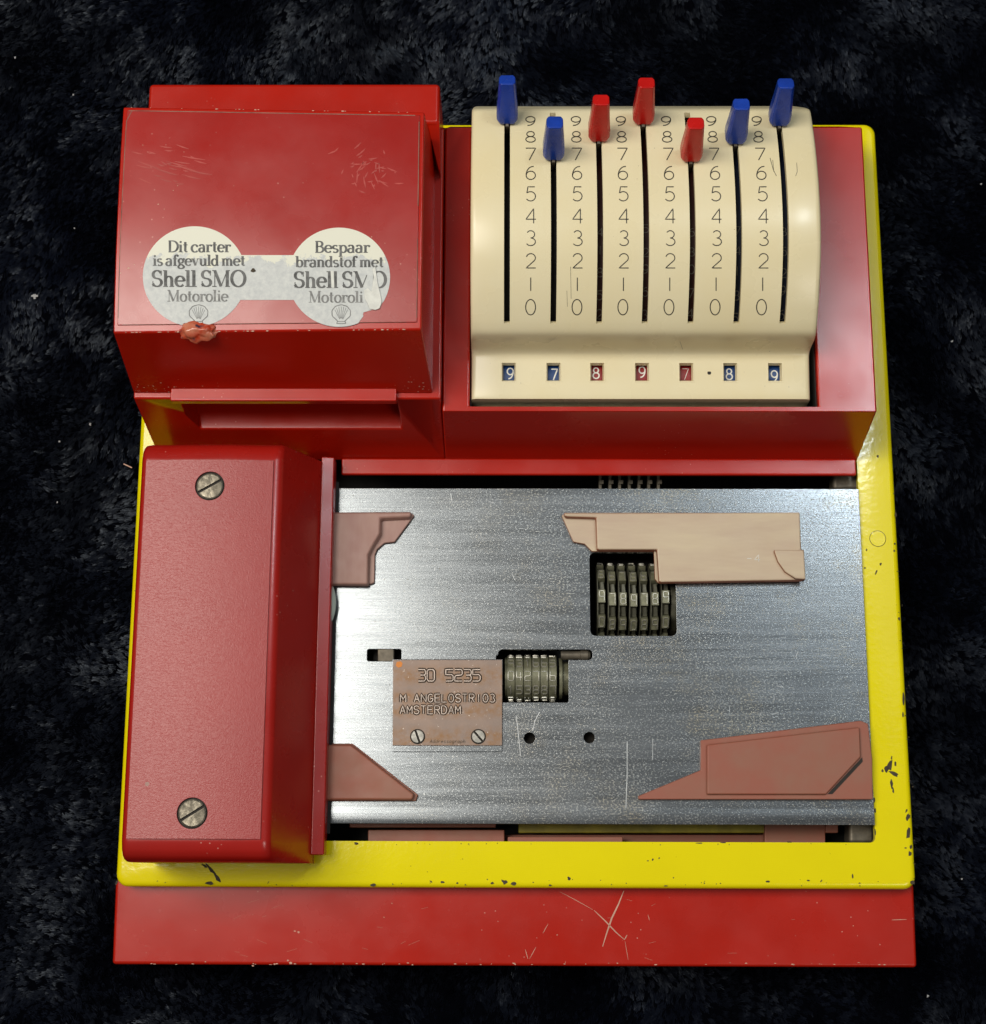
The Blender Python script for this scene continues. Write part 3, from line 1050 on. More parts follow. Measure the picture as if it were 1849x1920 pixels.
g4 = guide('form_guide', 'guide_red',
           rev([(1196, 1493), (1314, 1444), (1314, 1388), (1614, 1351), (1628, 1357), (1636, 1423), (1637, 1499), (1198, 1499)]), 3.6,
           [('guide_panel', rev([(1326, 1397), (1612, 1364), (1614, 1419), (1549, 1489), (1326, 1489)]), 3.6, 5.0, 'guide_red', .5, .3)],
           'red brown wedge guide with raised panel at the front right of the bed')
b_ = bmesh.new()
pxprism(b_, rev([(1552, 1489), (1617, 1420), (1618, 1428), (1561, 1489)]), 3.55, 3.72)
finish('dark_slit', b_, 'grime', g4)  # flat dark strip drawn for the slit gap beside the panel

# ================================================================== ROLLER CARRIAGE
HZ = 44.0
hyf, hyb = Y(1617, 40, 350), Y(830, 40, 400)
xl = X(250, 1240, HZ) - 1.3
xrt = X(519, 1240, HZ)
xs_ = X(593, 1240, 13)
xf = X(617, 1240, 12)


def crown(x): return 1.7 * (1 - ((x - (xl + xrt) / 2) / ((xrt - xl) / 2)) ** 2)


def section(y, zt, inset):
    z0 = 2.2
    p = [(xl + 2.5, z0), (xl + inset, zt - 7)]
    for k in range(1, 6):
        t = math.radians(90 * k / 5)
        p.append((xl + inset + 3.0 * (1 - math.cos(t)), zt - 3.0 + 3.0 * math.sin(t) - .0))
    m = 6
    for k in range(1, m):
        x = xl + 3 + (xrt - xl - 8) * k / m
        p.append((x, zt - 1.0 + crown(x)))
    a_end = math.radians(58)
    r = 4.5
    cx, cz = xrt - r * math.sin(a_end) , zt - r
    for k in range(0, 6):
        t = a_end * k / 5
        p.append((cx + r * math.sin(t), cz + r * math.cos(t)))
    p.append((xs_ - .6, 13.5))
    p.append((xs_, 12.6))
    p.append((xs_, z0))
    return [(x, y, z) for x, z in p]


bm = bmesh.new()
secs = []
prof = [(0, 8.0, 1.2), (.25, 6.4, .7), (1.0, 4.2, .3), (2.4, 2.2, .1), (4.4, .9, 0), (6.8, .15, 0), (7.6, 0, 0)]
for d, dz, ins in prof: secs.append(section(hyf + d, HZ - dz, ins))
for d, dz, ins in prof[::-1]: secs.append(section(hyb - d, HZ - dz, ins))
ring_faces(bm, secs)
carr = finish('roller_carriage', bm, 'red_worn', ROOT, ang=40, label='red sliding roller carriage with leather grained top')
# flange along its right foot
bm = bmesh.new()
fy0, fy1 = Y(1603, 12, 600), Y(856, 12, 618)
prism(bm, [(xs_ - .2, fy0, 3.4), (xf, fy0, 3.4), (xf, fy1, 3.4), (xs_ - .2, fy1, 3.4)], [(xs_ - .2, fy0, 12.4), (xf, fy0, 11.3), (xf, fy1, 11.3), (xs_ - .2, fy1, 12.4)])
finish('carriage_flange', bm, 'red_worn', carr, bev=.6, seg=3)
bm = bmesh.new()
box(bm, xs_ + .4, xf + 1.0, fy0 + 8, fy1 - 8, 2.0, 3.3)
finish('dark_strip', bm, 'black', carr)  # plain black strip reaching past the flange's right edge
# grained top pad
bm = bmesh.new()
pyf, pyb = hyf + 8.0, hyb - 8.0
gx_, gy_ = 14, 40
px0, px1 = xl + 2.2, xrt - 3.6
tops = [[bm.verts.new((px0 + (px1 - px0) * i / gx_, pyf + (pyb - pyf) * j / gy_, HZ + .1 + crown(px0 + (px1 - px0) * i / gx_))) for i in range(gx_ + 1)] for j in range(gy_ + 1)]
for j in range(gy_):
    for i in range(gx_): bm.faces.new((tops[j][i], tops[j][i + 1], tops[j + 1][i + 1], tops[j + 1][i]))
ext = bmesh.ops.extrude_face_region(bm, geom=bm.faces[:])
for v in ext['geom']:
    if isinstance(v, bmesh.types.BMVert): v.co.z = HZ - 2.4
pad = finish('grip_pad', bm, 'grain', carr)
cs = []
SC = ((394, 912), (361, 1525))
for sx, sy in SC:
    q = P(sx, sy, HZ + 1); c_ = bmesh.new(); cyl(c_, q.x, q.y, HZ - 6, HZ + 6, 5.45, 36); cs.append(cutter(c_))
cut(pad, cs)
bevel(pad, .25, 3)
sm = screw_mesh(4.85, .5, .75)
sm.materials.append(M['screw']); sm.materials.append(M['grime'])
for (sx, sy), ro in zip(SC, (.52, .56)):
    q = P(sx, sy, HZ + 1)
    link('screw', sm, carr, (q.x, q.y, HZ - .75 + crown(q.x)), (0, 0, ro))
q = P(276, 1470, HZ + 1)
b_ = bmesh.new(); cyl(b_, q.x, q.y, HZ + .2, HZ + .16 + crown(q.x), .75, 12); finish('burn_dot', b_, 'guide_pink', carr)
# glass edge of the roller peeping out below the flange
bm = bmesh.new()
gc = P(609, 1132, 6)
bmesh.ops.create_uvsphere(bm, u_segments=28, v_segments=16, radius=1, matrix=Matrix.Translation(gc) @ Matrix.Diagonal((4.4, 9.5, 2.2, 1)))
finish('roller_lens', bm, 'glass', carr)

# ================================================================== RIGHT HOUSING
BT = 36.0
rxt = (X(1617, 240, BT) + X(1645, 775, BT)) / 2
rxb = X(1608, 866, 1)
fyt = Y(771, BT, 1200)
fyb = Y(864, 1.5, 1200)
byb = DH - 1.5 - .0
lxb = X(831, 600, BT)
bm = bmesh.new()
byt = Y(239, BT, 1560)
prism(bm, [(lxb, fyb, .02), (rxb, fyb, .02), (rxb, byb, .02), (lxb, byb, .02)],
      [(lxb, fyt, BT), (rxt, fyt, BT), (rxt, byt, BT), (lxb, byt, BT)])
house = finish('lever_housing', bm, 'red', ROOT)
ox0, ox1 = X(882, 600, BT), X(1536, 600, BT)
ox0 = (X(884, 300, BT) + X(881, 740, BT)) / 2
ox1 = X(1535, 764, BT)
oy0, oy1 = Y(762, BT, 1200), Y(246, BT, 950)
c_ = bmesh.new(); box(c_, ox0, ox1, oy0, oy1, 3, 60)
cut(house, [cutter(c_)])
bevel(house, 1.7, 4)
bm = bmesh.new(); box(bm, ox0 + .1, ox1 - .1, oy0 + .1, oy1 - .1, 2.9, 3.6)
for (a, b, c, d) in ((ox0 + .15, ox0 + .5, oy0 + .2, oy1 - .2), (ox1 - .5, ox1 - .15, oy0 + .2, oy1 - .2), (ox0 + .6, ox1 - .6, oy0 + .15, oy0 + .5), (ox0 + .6, ox1 - .6, oy1 - .5, oy1 - .15)):
    box(bm, a, b, c, d, 3.7, BT - 2.5)
finish('opening_liner', bm, 'black', house, smooth=False)
# foot lip
bm = bmesh.new()
ly0, ly1 = Y(891, 2, 1100), Y(864, 2, 1100)
box(bm, X(640, 880, 2), X(1606, 880, 2), ly0, ly1 + 1, .15, 2.4)
finish('housing_lip', bm, 'red', ROOT, bev=.8, seg=3)

# ================================================================== LEFT HOUSING
LT = 41.0
hxl_t, hxl_b = X(250, 745, LT), X(301, 832, 1)
hxr_t, hxr_b = X(829, 745, LT), X(835, 862, 1)
hxr_t = (hxr_t + X(829, 330, LT)) / 2
lyt, lyb = Y(747, LT, 560), Y(863, .5, 835)
lyt2 = Y(240, LT, 560)
bm = bmesh.new()
prism(bm, [(hxl_b, lyb, .03), (hxr_b, lyb, .03), (hxr_b, DH - 2, .03), (hxl_b, DH - 2, .03)],
      [(hxl_t, lyt, LT), (hxr_t, lyt, LT), (hxr_t, lyt2, LT), (hxl_t, lyt2, LT)])
lh = finish('printer_housing', bm, 'red', ROOT)
c_ = bmesh.new()
pcx0, pcx1 = X(352, 770, 32), X(746, 770, 32)
yf = Y(800, 21, 560)
prism(c_, [(pcx0 + 5, yf - 12, 21), (pcx1 + 1.5, yf - 12, 21), (pcx1, yf + 16, 22), (pcx0, yf + 16, 22)],
      [(pcx0 - 1, yf - 12, 39.6), (pcx1, yf - 12, 39.6), (pcx1, yf + 16, 39.6), (pcx0 - 1, yf + 16, 39.6)])
cut(lh, [cutter(c_)])
bevel(lh, 1.0, 3)
# pull bar over the pocket
bm = bmesh.new()
bx0, bx1 = X(320, 738, 43), X(744, 738, 43)
box(bm, bx0, bx1, Y(752, 43.5, 530), Y(727, 43.5, 530) + 2, 39.4, 43.6)
finish('pull_bar', bm, 'red', lh, bev=.6, seg=3)
# rear block behind the lid, with a wedge running forward on the right
RZ = 61.0
bm = bmesh.new()
rx0, rx1 = X(279, 165, RZ), X(825, 165, RZ)
ry0, ry1 = Y(232, RZ, 560), Y(156, RZ, 560)
prism(bm, [(rx0, ry0 - 4, LT - 5), (rx1, ry0 - 4, LT - 5), (rx1, ry1 + 1, LT - 30), (rx0, ry1 + 1, LT - 30)],
      [(rx0, ry0, RZ), (rx1, ry0, RZ), (rx1, ry1, RZ), (rx0, ry1, RZ)])
finish('rear_block', bm, 'red', ROOT, bev=1.6, seg=4)
bm = bmesh.new()
wx0 = X(799, 215, RZ)
a, b, d = P(826, 325, LT + 4), P(800, 222, RZ), P(826, 200, RZ)
prism(bm, [(rx1 - 5.5, ry0 + 1, LT), (rx1 - .4, a.y, LT), (rx1 - .05, a.y, LT), (rx1 - .05, ry0 + 1, LT)],
      [(rx1 - 4.8, ry0 + 1, RZ - .05), (rx1 - .7, a.y, LT + 7), (rx1 - .05, a.y, LT + 7), (rx1 - .05, ry0 + 1, RZ - .05)])
finish('side_wedge', bm, 'red', ROOT, bev=.3, seg=2)

# ---- lid
TZL = 77.0
ty0, ty1 = (Y(624, TZL - 2, 212) + Y(618, TZL - 2, 790)) / 2, (Y(201, TZL, 232) + Y(211, TZL, 795)) / 2


def lid_z(x, y):
    t = (y - ty0) / (ty1 - ty0)
    return TZL + .8 - 3.4 * max(0, (.62 - t)) ** 2 / .38 - .9 * max(0, t - .75) ** 2 / .06 * .6


def corner(x, y, y_in):
    q = P(x, y, lid_z(0, y_in)); return q
LC = [corner(212, 624, ty0), corner(790.5, 618, ty0), corner(796, 210, ty1), corner(231, 200, ty1)]


def lid_xy(u, v, e=0.0):
    a = LC[0].lerp(LC[1], u); b = LC[3].lerp(LC[2], u)
    q = a.lerp(b, v)
    return q.x + e * (1 - 2 * u), q.y


bxl, bxr = X(250, 737, LT + .5), X(811, 736, LT + .5)
byf = Y(737, LT + .5, 540)
byk = ty1 - 1.5
bm = bmesh.new()
NY, NX = 26, 10
rowsv = []
for j in range(NY + 1):
    rowsv.append([])
    for i in range(NX + 1):
        x, y = lid_xy(i / NX, j / NY)
        rowsv[-1].append(bm.verts.new((x, y, lid_z(0, y))))
uvs = [(i / NX, 0) for i in range(NX + 1)] + [(1, j / NY) for j in range(1, NY + 1)] + [(i / NX, 1) for i in range(NX - 1, -1, -1)] + [(0, j / NY) for j in range(NY - 1, 0, -1)]
for j in range(NY):
    for i in range(NX): bm.faces.new((rowsv[j][i], rowsv[j][i + 1], rowsv[j + 1][i + 1], rowsv[j + 1][i]))
border = [rowsv[0][i] for i in range(NX + 1)] + [rowsv[j][NX] for j in range(1, NY + 1)] + [rowsv[NY][i] for i in range(NX - 1, -1, -1)] + [rowsv[j][0] for j in range(NY - 1, 0, -1)]
low = []
for tx, tt in uvs:
    low.append(bm.verts.new((bxl + (bxr - bxl) * tx, byf + (byk - byf) * tt, LT + .04)))
n = len(border)
for i in range(n): bm.faces.new((border[i], low[i], low[(i + 1) % n], border[(i + 1) % n]))
bm.faces.new(low)
lid = finish('printer_lid', bm, 'red', ROOT, bev=.7, seg=3, label='red box lid with rounded label sticker on top')
# thin panel let into the lid top
bm = bmesh.new()
rowsv = []
for j in range(NY + 1):
    rowsv.append([])
    for i in range(NX + 1):
        x, y = lid_xy(.014 + .972 * i / NX, .03 + .953 * j / NY)
        rowsv[-1].append(bm.verts.new((x, y, lid_z(0, y) + .38)))
for j in range(NY):
    for i in range(NX): bm.faces.new((rowsv[j][i], rowsv[j][i + 1], rowsv[j + 1][i + 1], rowsv[j + 1][i]))
ext = bmesh.ops.extrude_face_region(bm, geom=bm.faces[:])
for v in ext['geom']:
    if isinstance(v, bmesh.types.BMVert): v.co.z -= .6
finish('lid_panel', bm, 'red_worn', lid, bev=.3, seg=3)
zl = lambda x, y: lid_z(x, y) + .38


def onlid(x, y, h=0.0):
    q = on(x, y, zl)
    return Vector((q.x, q.y, zl(q.x, q.y) + h))


# grime gathered in the joint round the panel
bm = bmesh.new()
for n_, (st, w) in enumerate(((((.016, .06), (.015, .93), (.03, .978)), .28), (((.02, .980), (.97, .980)), .34), (((.983, .95), (.984, .55)), .3), (((.984, .40), (.984, .05)), .22), (((.03, .032), (.95, .032)), .16))):
    q_ = [lid_xy(u, v) for u, v in resample(list(st), .04)]
    ribbon(bm, q_, w, lambda x, y, h: (x, y, lid_z(0, y) + .40 + h), lift=.004 * n_)
o = finish('joint_grime', bm, 'joint', lid, smooth=False, fix=False)
o['kind'] = 'stuff'
# ---- sticker
bm = bmesh.new()
CL, CR, = (365, 518.5, 97, 94), (636, 520, 95.5, 93)


def hx(c, y): return c[2] * math.sqrt(max(0, 1 - ((y - c[1]) / c[3]) ** 2))


def bite(y):            # torn right edge of the second disc
    e = CR[0] + hx(CR, y)
    if y > 566:
        lim = {566: 715, 570: 716, 574: 715, 578: 710, 581: 700, 584: 683, 588: 680, 592: 682, 596: 679, 600: 676, 606: 672}
        ks = sorted(lim)
        for a, b in zip(ks, ks[1:]):
            if a <= y <= b: return min(e, lim[a] + (lim[b] - lim[a]) * (y - a) / (b - a))
        return min(e, 670)
    return e


HS = .14
for c, right in ((CL, None), (CR, bite)):
    prev = None
    for k in range(57):
        t = math.pi * k / 56
        y = c[1] - c[3] * math.cos(t)
        a = c[0] - hx(c, y); b = right(y) if right else c[0] + hx(c, y)
        row = [bm.verts.new(onlid(a + (b - a) * i / 6, y, HS)) for i in range(7)]
        if prev:
            for i in range(6): bm.faces.new((prev[i], row[i], row[i + 1], prev[i + 1]))
        prev = row
prev = None
for k in range(13):
    y = 478.5 + 84 * k / 12
    a, b = CL[0] + hx(CL, y) - .2, CR[0] - hx(CR, y) + .2
    row = [bm.verts.new(onlid(a + (b - a) * i / 5, y, HS - .012)) for i in range(6)]
    if prev:
        for i in range(5): bm.faces.new((prev[i], row[i], row[i + 1], prev[i + 1]))
    prev = row
bmesh.ops.recalc_face_normals(bm, faces=bm.faces)
stick = finish('sticker', bm, 'paper', lid, fix=False, smooth=False, label='worn dumbbell shaped oil sticker, torn at the right')
md = stick.modifiers.new('thick', 'SOLIDIFY'); md.thickness = .00010; md.offset = -1

# serif letters
def sv(th, tn):
    def w(dx, dy, t): return 1.3 * (tn + (th - tn) * abs(dy) ** 1.3)
    return w


def SER(x, y, s=.16): return ('s', [(x - s, y), (x + s, y)])


def V(*p): return ('n', list(p))


GS = {
    'D': (.82, [V((.16, 0), (.16, 1)), V(*([(.05, .98), (.35, .98)] + arc(.35, .5, .42, .48, 90, -90, 14) + [(.05, .02)]))]),
    'i': (.34, [V((.17, 0), (.17, .64)), SER(.17, .02), SER(.12, .63, .1), ('d', (.17, .88))]),
    't': (.42, [V((.19, .88), (.19, .12), (.24, .03), (.36, .05)), SER(.2, .63, .17)]),
    'c': (.56, [V(*arc(.30, .32, .25, .32, 40, 320, 16)), ('d', (.46, .52))]),
    'a': (.58, [V(*([(.10, .52)] + arc(.26, .46, .17, .19, 150, 0, 8) + [(.43, .05), (.52, .02)])), V(*arc(.24, .18, .17, .18, 60, 330, 12))]),
    'r': (.48, [V((.15, 0), (.15, .64)), SER(.16, .02), SER(.10, .63, .1), V(*arc(.34, .42, .19, .2, 170, 60, 6)), ('d', (.42, .57))]),
    'e': (.56, [V(*([(.06, .35), (.50, .35)] + arc(.29, .33, .23, .31, 5, 320, 16)))]),
    's': (.46, [V(*(arc(.23, .48, .16, .15, 30, 270, 8) + arc(.23, .17, .17, .16, 90, -150, 8)))]),
    'f': (.40, [V(*([(.17, 0), (.17, .75)] + arc(.32, .78, .15, .2, 180, 50, 6))), SER(.18, .02), SER(.19, .63, .18), ('d', (.4, .9))]),
    'g': (.56, [V(*arc(.25, .44, .18, .20, 0, 360, 14)), V(*([(.14, .26), (.10, .14), (.36, .08)] + arc(.27, -.1, .22, .16, 60, -250, 12))), ('d', (.48, .6))]),
    'v': (.58, [('n', [(.10, .63), (.30, .02)]), ('t', [(.48, .63), (.30, .02)]), SER(.11, .63), SER(.48, .63, .1)]),
    'u': (.64, [V((.15, .64), (.15, .16), (.22, .03), (.36, .03), (.48, .15)), V((.49, .64), (.49, 0)), SER(.08, .63, .08), SER(.42, .63, .08), SER(.55, .02, .07)]),
    'l': (.32, [V((.16, 0), (.16, 1)), SER(.16, .02), SER(.10, .98, .1)]),
    'd': (.62, [V((.47, 0), (.47, 1)), V(*arc(.27, .32, .21, .31, 40, 320, 14)), SER(.41, .98, .08), SER(.53, .02, .07)]),
    'm': (.92, [V((.14, 0), (.14, .64)), V(*(arc(.29, .42, .15, .21, 160, 0, 8) + [(.45, 0)])), V(*(arc(.60, .42, .15, .21, 160, 0, 8) + [(.76, 0)])), SER(.14, .02, .12), SER(.45, .02, .12), SER(.76, .02, .12), SER(.08, .63, .08)]),
    'n': (.64, [V((.14, 0), (.14, .64)), V(*(arc(.31, .42, .17, .21, 160, 0, 8) + [(.48, 0)])), SER(.14, .02, .13), SER(.48, .02, .13), SER(.08, .63, .08)]),
    'h': (.64, [V((.14, 0), (.14, 1)), V(*(arc(.31, .42, .17, .21, 160, 0, 8) + [(.48, 0)])), SER(.14, .02, .13), SER(.48, .02, .13), SER(.08, .98, .08)]),
    'o': (.58, [V(*arc(.29, .32, .23, .32, 90, 450, 20))]),
    'p': (.62, [V((.15, -.34), (.15, .64)), V(*arc(.34, .32, .21, .31, 140, -140, 14)), SER(.15, -.33, .14), SER(.09, .63, .09)]),
    'b': (.62, [V((.15, 0), (.15, 1)), V(*arc(.34, .32, .21, .31, 140, -140, 14)), SER(.09, .98, .09)]),
    'S': (.62, [V(*(arc(.30, .74, .22, .24, 20, 270, 10) + arc(.30, .26, .24, .24, 90, -165, 10))), ('t', [(.53, .98), (.52, .68)]), ('t', [(.07, .02), (.07, .34)])]),
    'M': (1.0, [('t', [(.14, 0), (.14, .98)]), ('n', [(.14, .98), (.48, .02)]), ('t', [(.48, .02), (.82, .98)]), V((.82, 0), (.82, .98)), SER(.12, .02, .12), SER(.84, .02, .13), SER(.1, .98, .1), SER(.86, .98, .1)]),
    'O': (.84, [V(*arc(.42, .5, .36, .49, 90, 450, 26))]),
    'B': (.70, [V((.17, 0), (.17, 1)), V(*([(.05, .98), (.34, .98)] + arc(.34, .76, .22, .22, 90, -90, 10) + [(.17, .54)])), V(*([(.34, .54)] + arc(.36, .28, .27, .26, 90, -90, 10) + [(.05, .02)]))]),
    ' ': (.22, []),
}


def serif(bm, text, xc, width, ybase, cap, th, skip=None):
    adv = sum(GS[c][0] for c in text)
    k = width / adv
    x = xc - width / 2
    n = 0
    fn = lambda a, b, h: onlid(a, b, HS + .035 + h)
    for ch in text:
        wd, strokes = GS[ch]
        for kind, pts in strokes:
            lift = .0035 * (n % 14)
            n += 1
            if kind == 'd':
                c = (x + pts[0] * k, ybase - pts[1] * cap)
                r = th * .62
                vs = [bm.verts.new(fn(c[0] + r * math.cos(t), c[1] + r * math.sin(t), lift)) for t in np.linspace(0, 2 * PI, 9)[:-1]]
                bm.faces.new(vs)
                continue
            q = [(x + u * k, ybase - v * cap) for u, v in pts]
            q = resample(q, 3.5)
            if skip: q = [p for p in q if not skip(*p)]
            if len(q) < 2: continue
            w = sv(th, th * .42) if kind == 'n' else th * .40
            ribbon(bm, q, w, fn, lift=lift)
        x += wd * k


def torn(x, y): return (x > 682 and y > 540 and x < 722) or (y > 503 and y < 560 and 688 < x < 702)


for txt, xc, w, yb_, cap, th, mat in (
        ('Dit carter', 374, 118, 473, 21.5, 3.5, 'sticker_ink'), ('is afgevuld met', 373.5, 174, 498.5, 20.5, 3.4, 'sticker_ink'),
        ('Shell SMO', 373, 177, 538, 31, 4.6, 'sticker_ink'), ('Motorolie', 371, 114, 565.5, 21.5, 3.1, 'sticker_ink_faint'),
        ('Bespaar', 642, 104, 474, 21.5, 3.5, 'sticker_ink'), ('brandstof met', 637, 166, 501, 20.5, 3.4, 'sticker_ink'),
        ('Shell SMO', 638, 174, 540, 31, 4.6, 'sticker_ink'), ('Motorolie', 637, 116, 567.5, 21.5, 3.1, 'sticker_ink_faint')):
    bm = bmesh.new()
    serif(bm, txt, xc, w, yb_, cap, th, torn if xc > 500 else None)
    finish('lettering', bm, mat, stick, smooth=False, fix=False)
# scallop emblem, one on each disc
for ex, ey in ((372.5, 590), (640, 590)):
    bm = bmesh.new()
    fn = lambda a, b, h: onlid(a, b, HS + .035 + h)
    pts = []
    for k in range(0, 33):
        t = math.radians(218 - 256 * k / 32)
        r = 1 + .05 * abs(math.sin(k * PI / 4.6))
        pts.append((ex + 17 * r * math.cos(t), ey - 3 - 14.5 * r * math.sin(t)))
    pts += [(ex + 7, ey + 12), (ex + 8.5, ey + 17), (ex - 8.5, ey + 17), (ex - 7, ey + 12), pts[0]]
    ribbon(bm, resample(pts, 2.5), 1.7, fn)
    for k in range(7):
        t = math.radians(146 - 112 * k / 6)
        ribbon(bm, [(ex + 3.4 * math.cos(t), ey + 11 - 4 * math.sin(t)), (ex + 14.5 * math.cos(t), ey - 1.5 - 13.5 * math.sin(t))], .9, fn, lift=.004 + .003 * k)
    ribbon(bm, [(ex - 7, ey + 13), (ex + 7, ey + 13)], 1.2, fn, lift=.03)
    finish('shell_emblem', bm, 'sticker_ink_faint', stick, smooth=False, fix=False)
# torn paper curl
bm = bmesh.new()
pts = [(683, 545), (690, 541), (697, 548), (701, 520), (699, 505), (704, 500), (708, 530), (714, 555), (716, 567), (712, 579), (704, 582), (694, 580), (690, 570), (684, 560)]
bot = [onlid(x, y, HS + .09) for x, y in pts]
tp = [onlid(x, y, HS + .30 + .25 * rng.random()) for x, y in pts]
prism(bm, bot[::-1], tp[::-1])
finish('torn_flap', bm, 'torn', stick, bev=.06, seg=2)
bm = bmesh.new()
bot = [onlid(x, y, HS + .06) for x, y in ((620, 508), (626, 508), (627, 540), (622, 540))]
prism(bm, bot[::-1], [p + Vector((0, 0, .06)) for p in bot[::-1]])
finish('torn_flap', bm, 'torn', stick)
bm = bmesh.new()
for (x, y) in ((475, 507),):
    vs = [bm.verts.new(onlid(x + 4.5 * math.cos(t) * (1 + .3 * math.sin(3 * t)), y + 4 * math.sin(t), HS + .04)) for t in np.linspace(0, 2 * PI, 13)[:-1]]
    bm.faces.new(vs)
finish('stain', bm, 'chip', stick, smooth=False)
# wax lump on the lid's front edge
bm = bmesh.new()
bmesh.ops.create_icosphere(bm, subdivisions=4, radius=1)
wc = onlid(369, 617, 0)
for v in bm.verts:
    d = 1 + .42 * noise.noise(v.co * 1.7 + Vector((3, 1, 5))) + .16 * noise.noise(v.co * 4.5)
    q = Vector((v.co.x * 6.0 * d, v.co.y * 3.3 * d, v.co.z * 1.9 * d))
    if q.y < 0: q.z += q.y * .55
    v.co = wc + q + Vector((0, -.8, -.1))
finish('wax_lump', bm, 'wax', lid, ang=60, label='broken orange red wax lump stuck at the front edge')
# scuffs on the lid
bm = bmesh.new()
fn = lambda a, b, h: onlid(a, b, .03 + h)
for k in range(85):
    if k < 30: x, y, a, L = rng.normal(312, 32), rng.normal(302, 22), rng.normal(.25, .12), rng.uniform(8, 44)
    elif k < 75: x, y, a, L = rng.normal(688, 32), rng.normal(318, 20), rng.choice([.1, -.5, 2.3, 1.2]) + rng.normal(0, .2), rng.uniform(5, 24)
    else: x, y, a, L = rng.uniform(240, 760), rng.uniform(230, 400), rng.normal(0, .6), rng.uniform(1, 3)
    x = min(max(x, 240), 740); y = min(max(y, 228), 405)
    ribbon(bm, [(x, y), (x + L * .5 * math.cos(a), y + L * .5 * math.sin(a) + .6), (x + L * math.cos(a), y + L * math.sin(a))], lambda dx, dy, t: .5 + 2.2 * math.sin(PI * min(.97, max(.03, t))), fn, lift=.002 * (k % 20))
o = finish('scuff_marks', bm, 'scuff', lid, smooth=False, fix=False)
o['kind'] = 'stuff'
bm = bmesh.new()
for x, y, r in ((241, 503, 2.2), (226, 512, 1.5), (252, 496, 1.3), (297, 383, 1.5), (325, 357, 1.3), (333, 348, .9), (697, 444, 1.3), (722, 456, .9), (560, 470, .8), (777, 505, 1.0), (308, 392, .9), (345, 285, .8), (268, 272, 1.0)):
    vs = [bm.verts.new(onlid(x + r * math.cos(t) * rng.uniform(.6, 1.3), y + r * math.sin(t) * rng.uniform(.5, 1.1), .04)) for t in np.linspace(0, 2 * PI, 8)[:-1]]
    bm.faces.new(vs)
for k in range(60):
    u = rng.uniform(.01, .99)
    x, y = lid_xy(u, 0.004 if k < 40 else .996)
    for t_ in (0,):
        c0 = Vector((x, y - (.25 if k < 40 else -.1), lid_z(0, y) - .05 + .02 * (k % 7)))
        r_ = rng.uniform(.12, .42)
        vs = [bm.verts.new(c0 + Vector((r_ * 1.6 * math.cos(t) * rng.uniform(.6, 1.2), r_ * .6 * math.sin(t), 0.0))) for t in np.linspace(0, 2 * PI, 7)[:-1]]
        bm.faces.new(vs)
fa, fb = Vector((bxl, byf, LT + .04)), Vector((bxr, byf, LT + .04))
ta, tb2 = Vector((*lid_xy(0, 0), lid_z(0, ty0))), Vector((*lid_xy(1, 0), lid_z(0, ty0)))
nf = (fb - fa).cross(ta - fa).normalized()
if nf.y > 0: nf = -nf
for k in range(46):
    u = abs(rng.normal(.06, .07)) if k < 30 else 1 - abs(rng.normal(.05, .06))
    v = abs(rng.normal(.04, .06))
    c0 = fa.lerp(fb, min(1, u)).lerp(ta.lerp(tb2, min(1, u)), v + .02) + nf * (.04 + .004 * (k % 9))
    r_ = rng.uniform(.07, .26)
    e1 = (fb - fa).normalized(); e2 = nf.cross(e1)
    vs = [bm.verts.new(c0 + (e1 * math.cos(t) * 1.5 + e2 * math.sin(t)) * r_ * rng.uniform(.7, 1.2)) for t in np.linspace(0, 2 * PI, 7)[:-1]]
    bm.faces.new(vs)
o = finish('nick_marks', bm, 'scratch', lid, smooth=False)
o['kind'] = 'stuff'

# ================================================================== CREAM LEVER PANEL
prof_px = [(199, 34), (201, 50), (203, 57.5), (206, 59.8), (212, 61), (235, 63.3), (270, 66.2), (320, 68.7), (370, 69.8), (420, 69.5), (470, 67.6), (520, 64.0), (560, 60.2), (590, 56.8), (612, 54.0), (626, 51.6),
           (636, 48.2), (645, 43.6), (654, 39.8), (662, 37.9), (670, 37.3), (690, 36.8), (715, 36.2), (738, 35.8), (748, 35.4), (753, 34.8), (757, 33.4), (760, 31), (763, 26)]
pts = [(Y(py, z, 1200), z) for py, z in prof_px]
# Catmull-Rom refinement
pr = []
for i in range(len(pts) - 1):
    p0, p1, p2, p3 = pts[max(0, i - 1)], pts[i], pts[i + 1], pts[min(len(pts) - 1, i + 2)]
    for k in range(3):
        t = k / 3
        f = [.5 * ((2 * p1[c]) + (-p0[c] + p2[c]) * t + (2 * p0[c] - 5 * p1[c] + 4 * p2[c] - p3[c]) * t * t + (-p0[c] + 3 * p1[c] - 3 * p2[c] + p3[c]) * t ** 3) for c in (0, 1)]
        pr.append(tuple(f))
pr.append(pts[-1])
CYs = [p[0] for p in pr][::-1]
CZs = [p[1] for p in pr][::-1]


def cream_z(x, y): return float(np.interp(y, CYs, CZs))


def oncream(x, y, h=0.0):
    z = 60.0 if y < 625 else 40.0
    # solve along the view ray by bisection (surface is single valued in y)
    lo, hi = 20.0, 80.0
    for _ in range(40):
        m = (lo + hi) / 2
        q = P(x, y, m)
        if m > cream_z(q.x, q.y): hi = m
        else: lo = m
    q = P(x, y, hi)
    return q + Vector((0, 0, h))


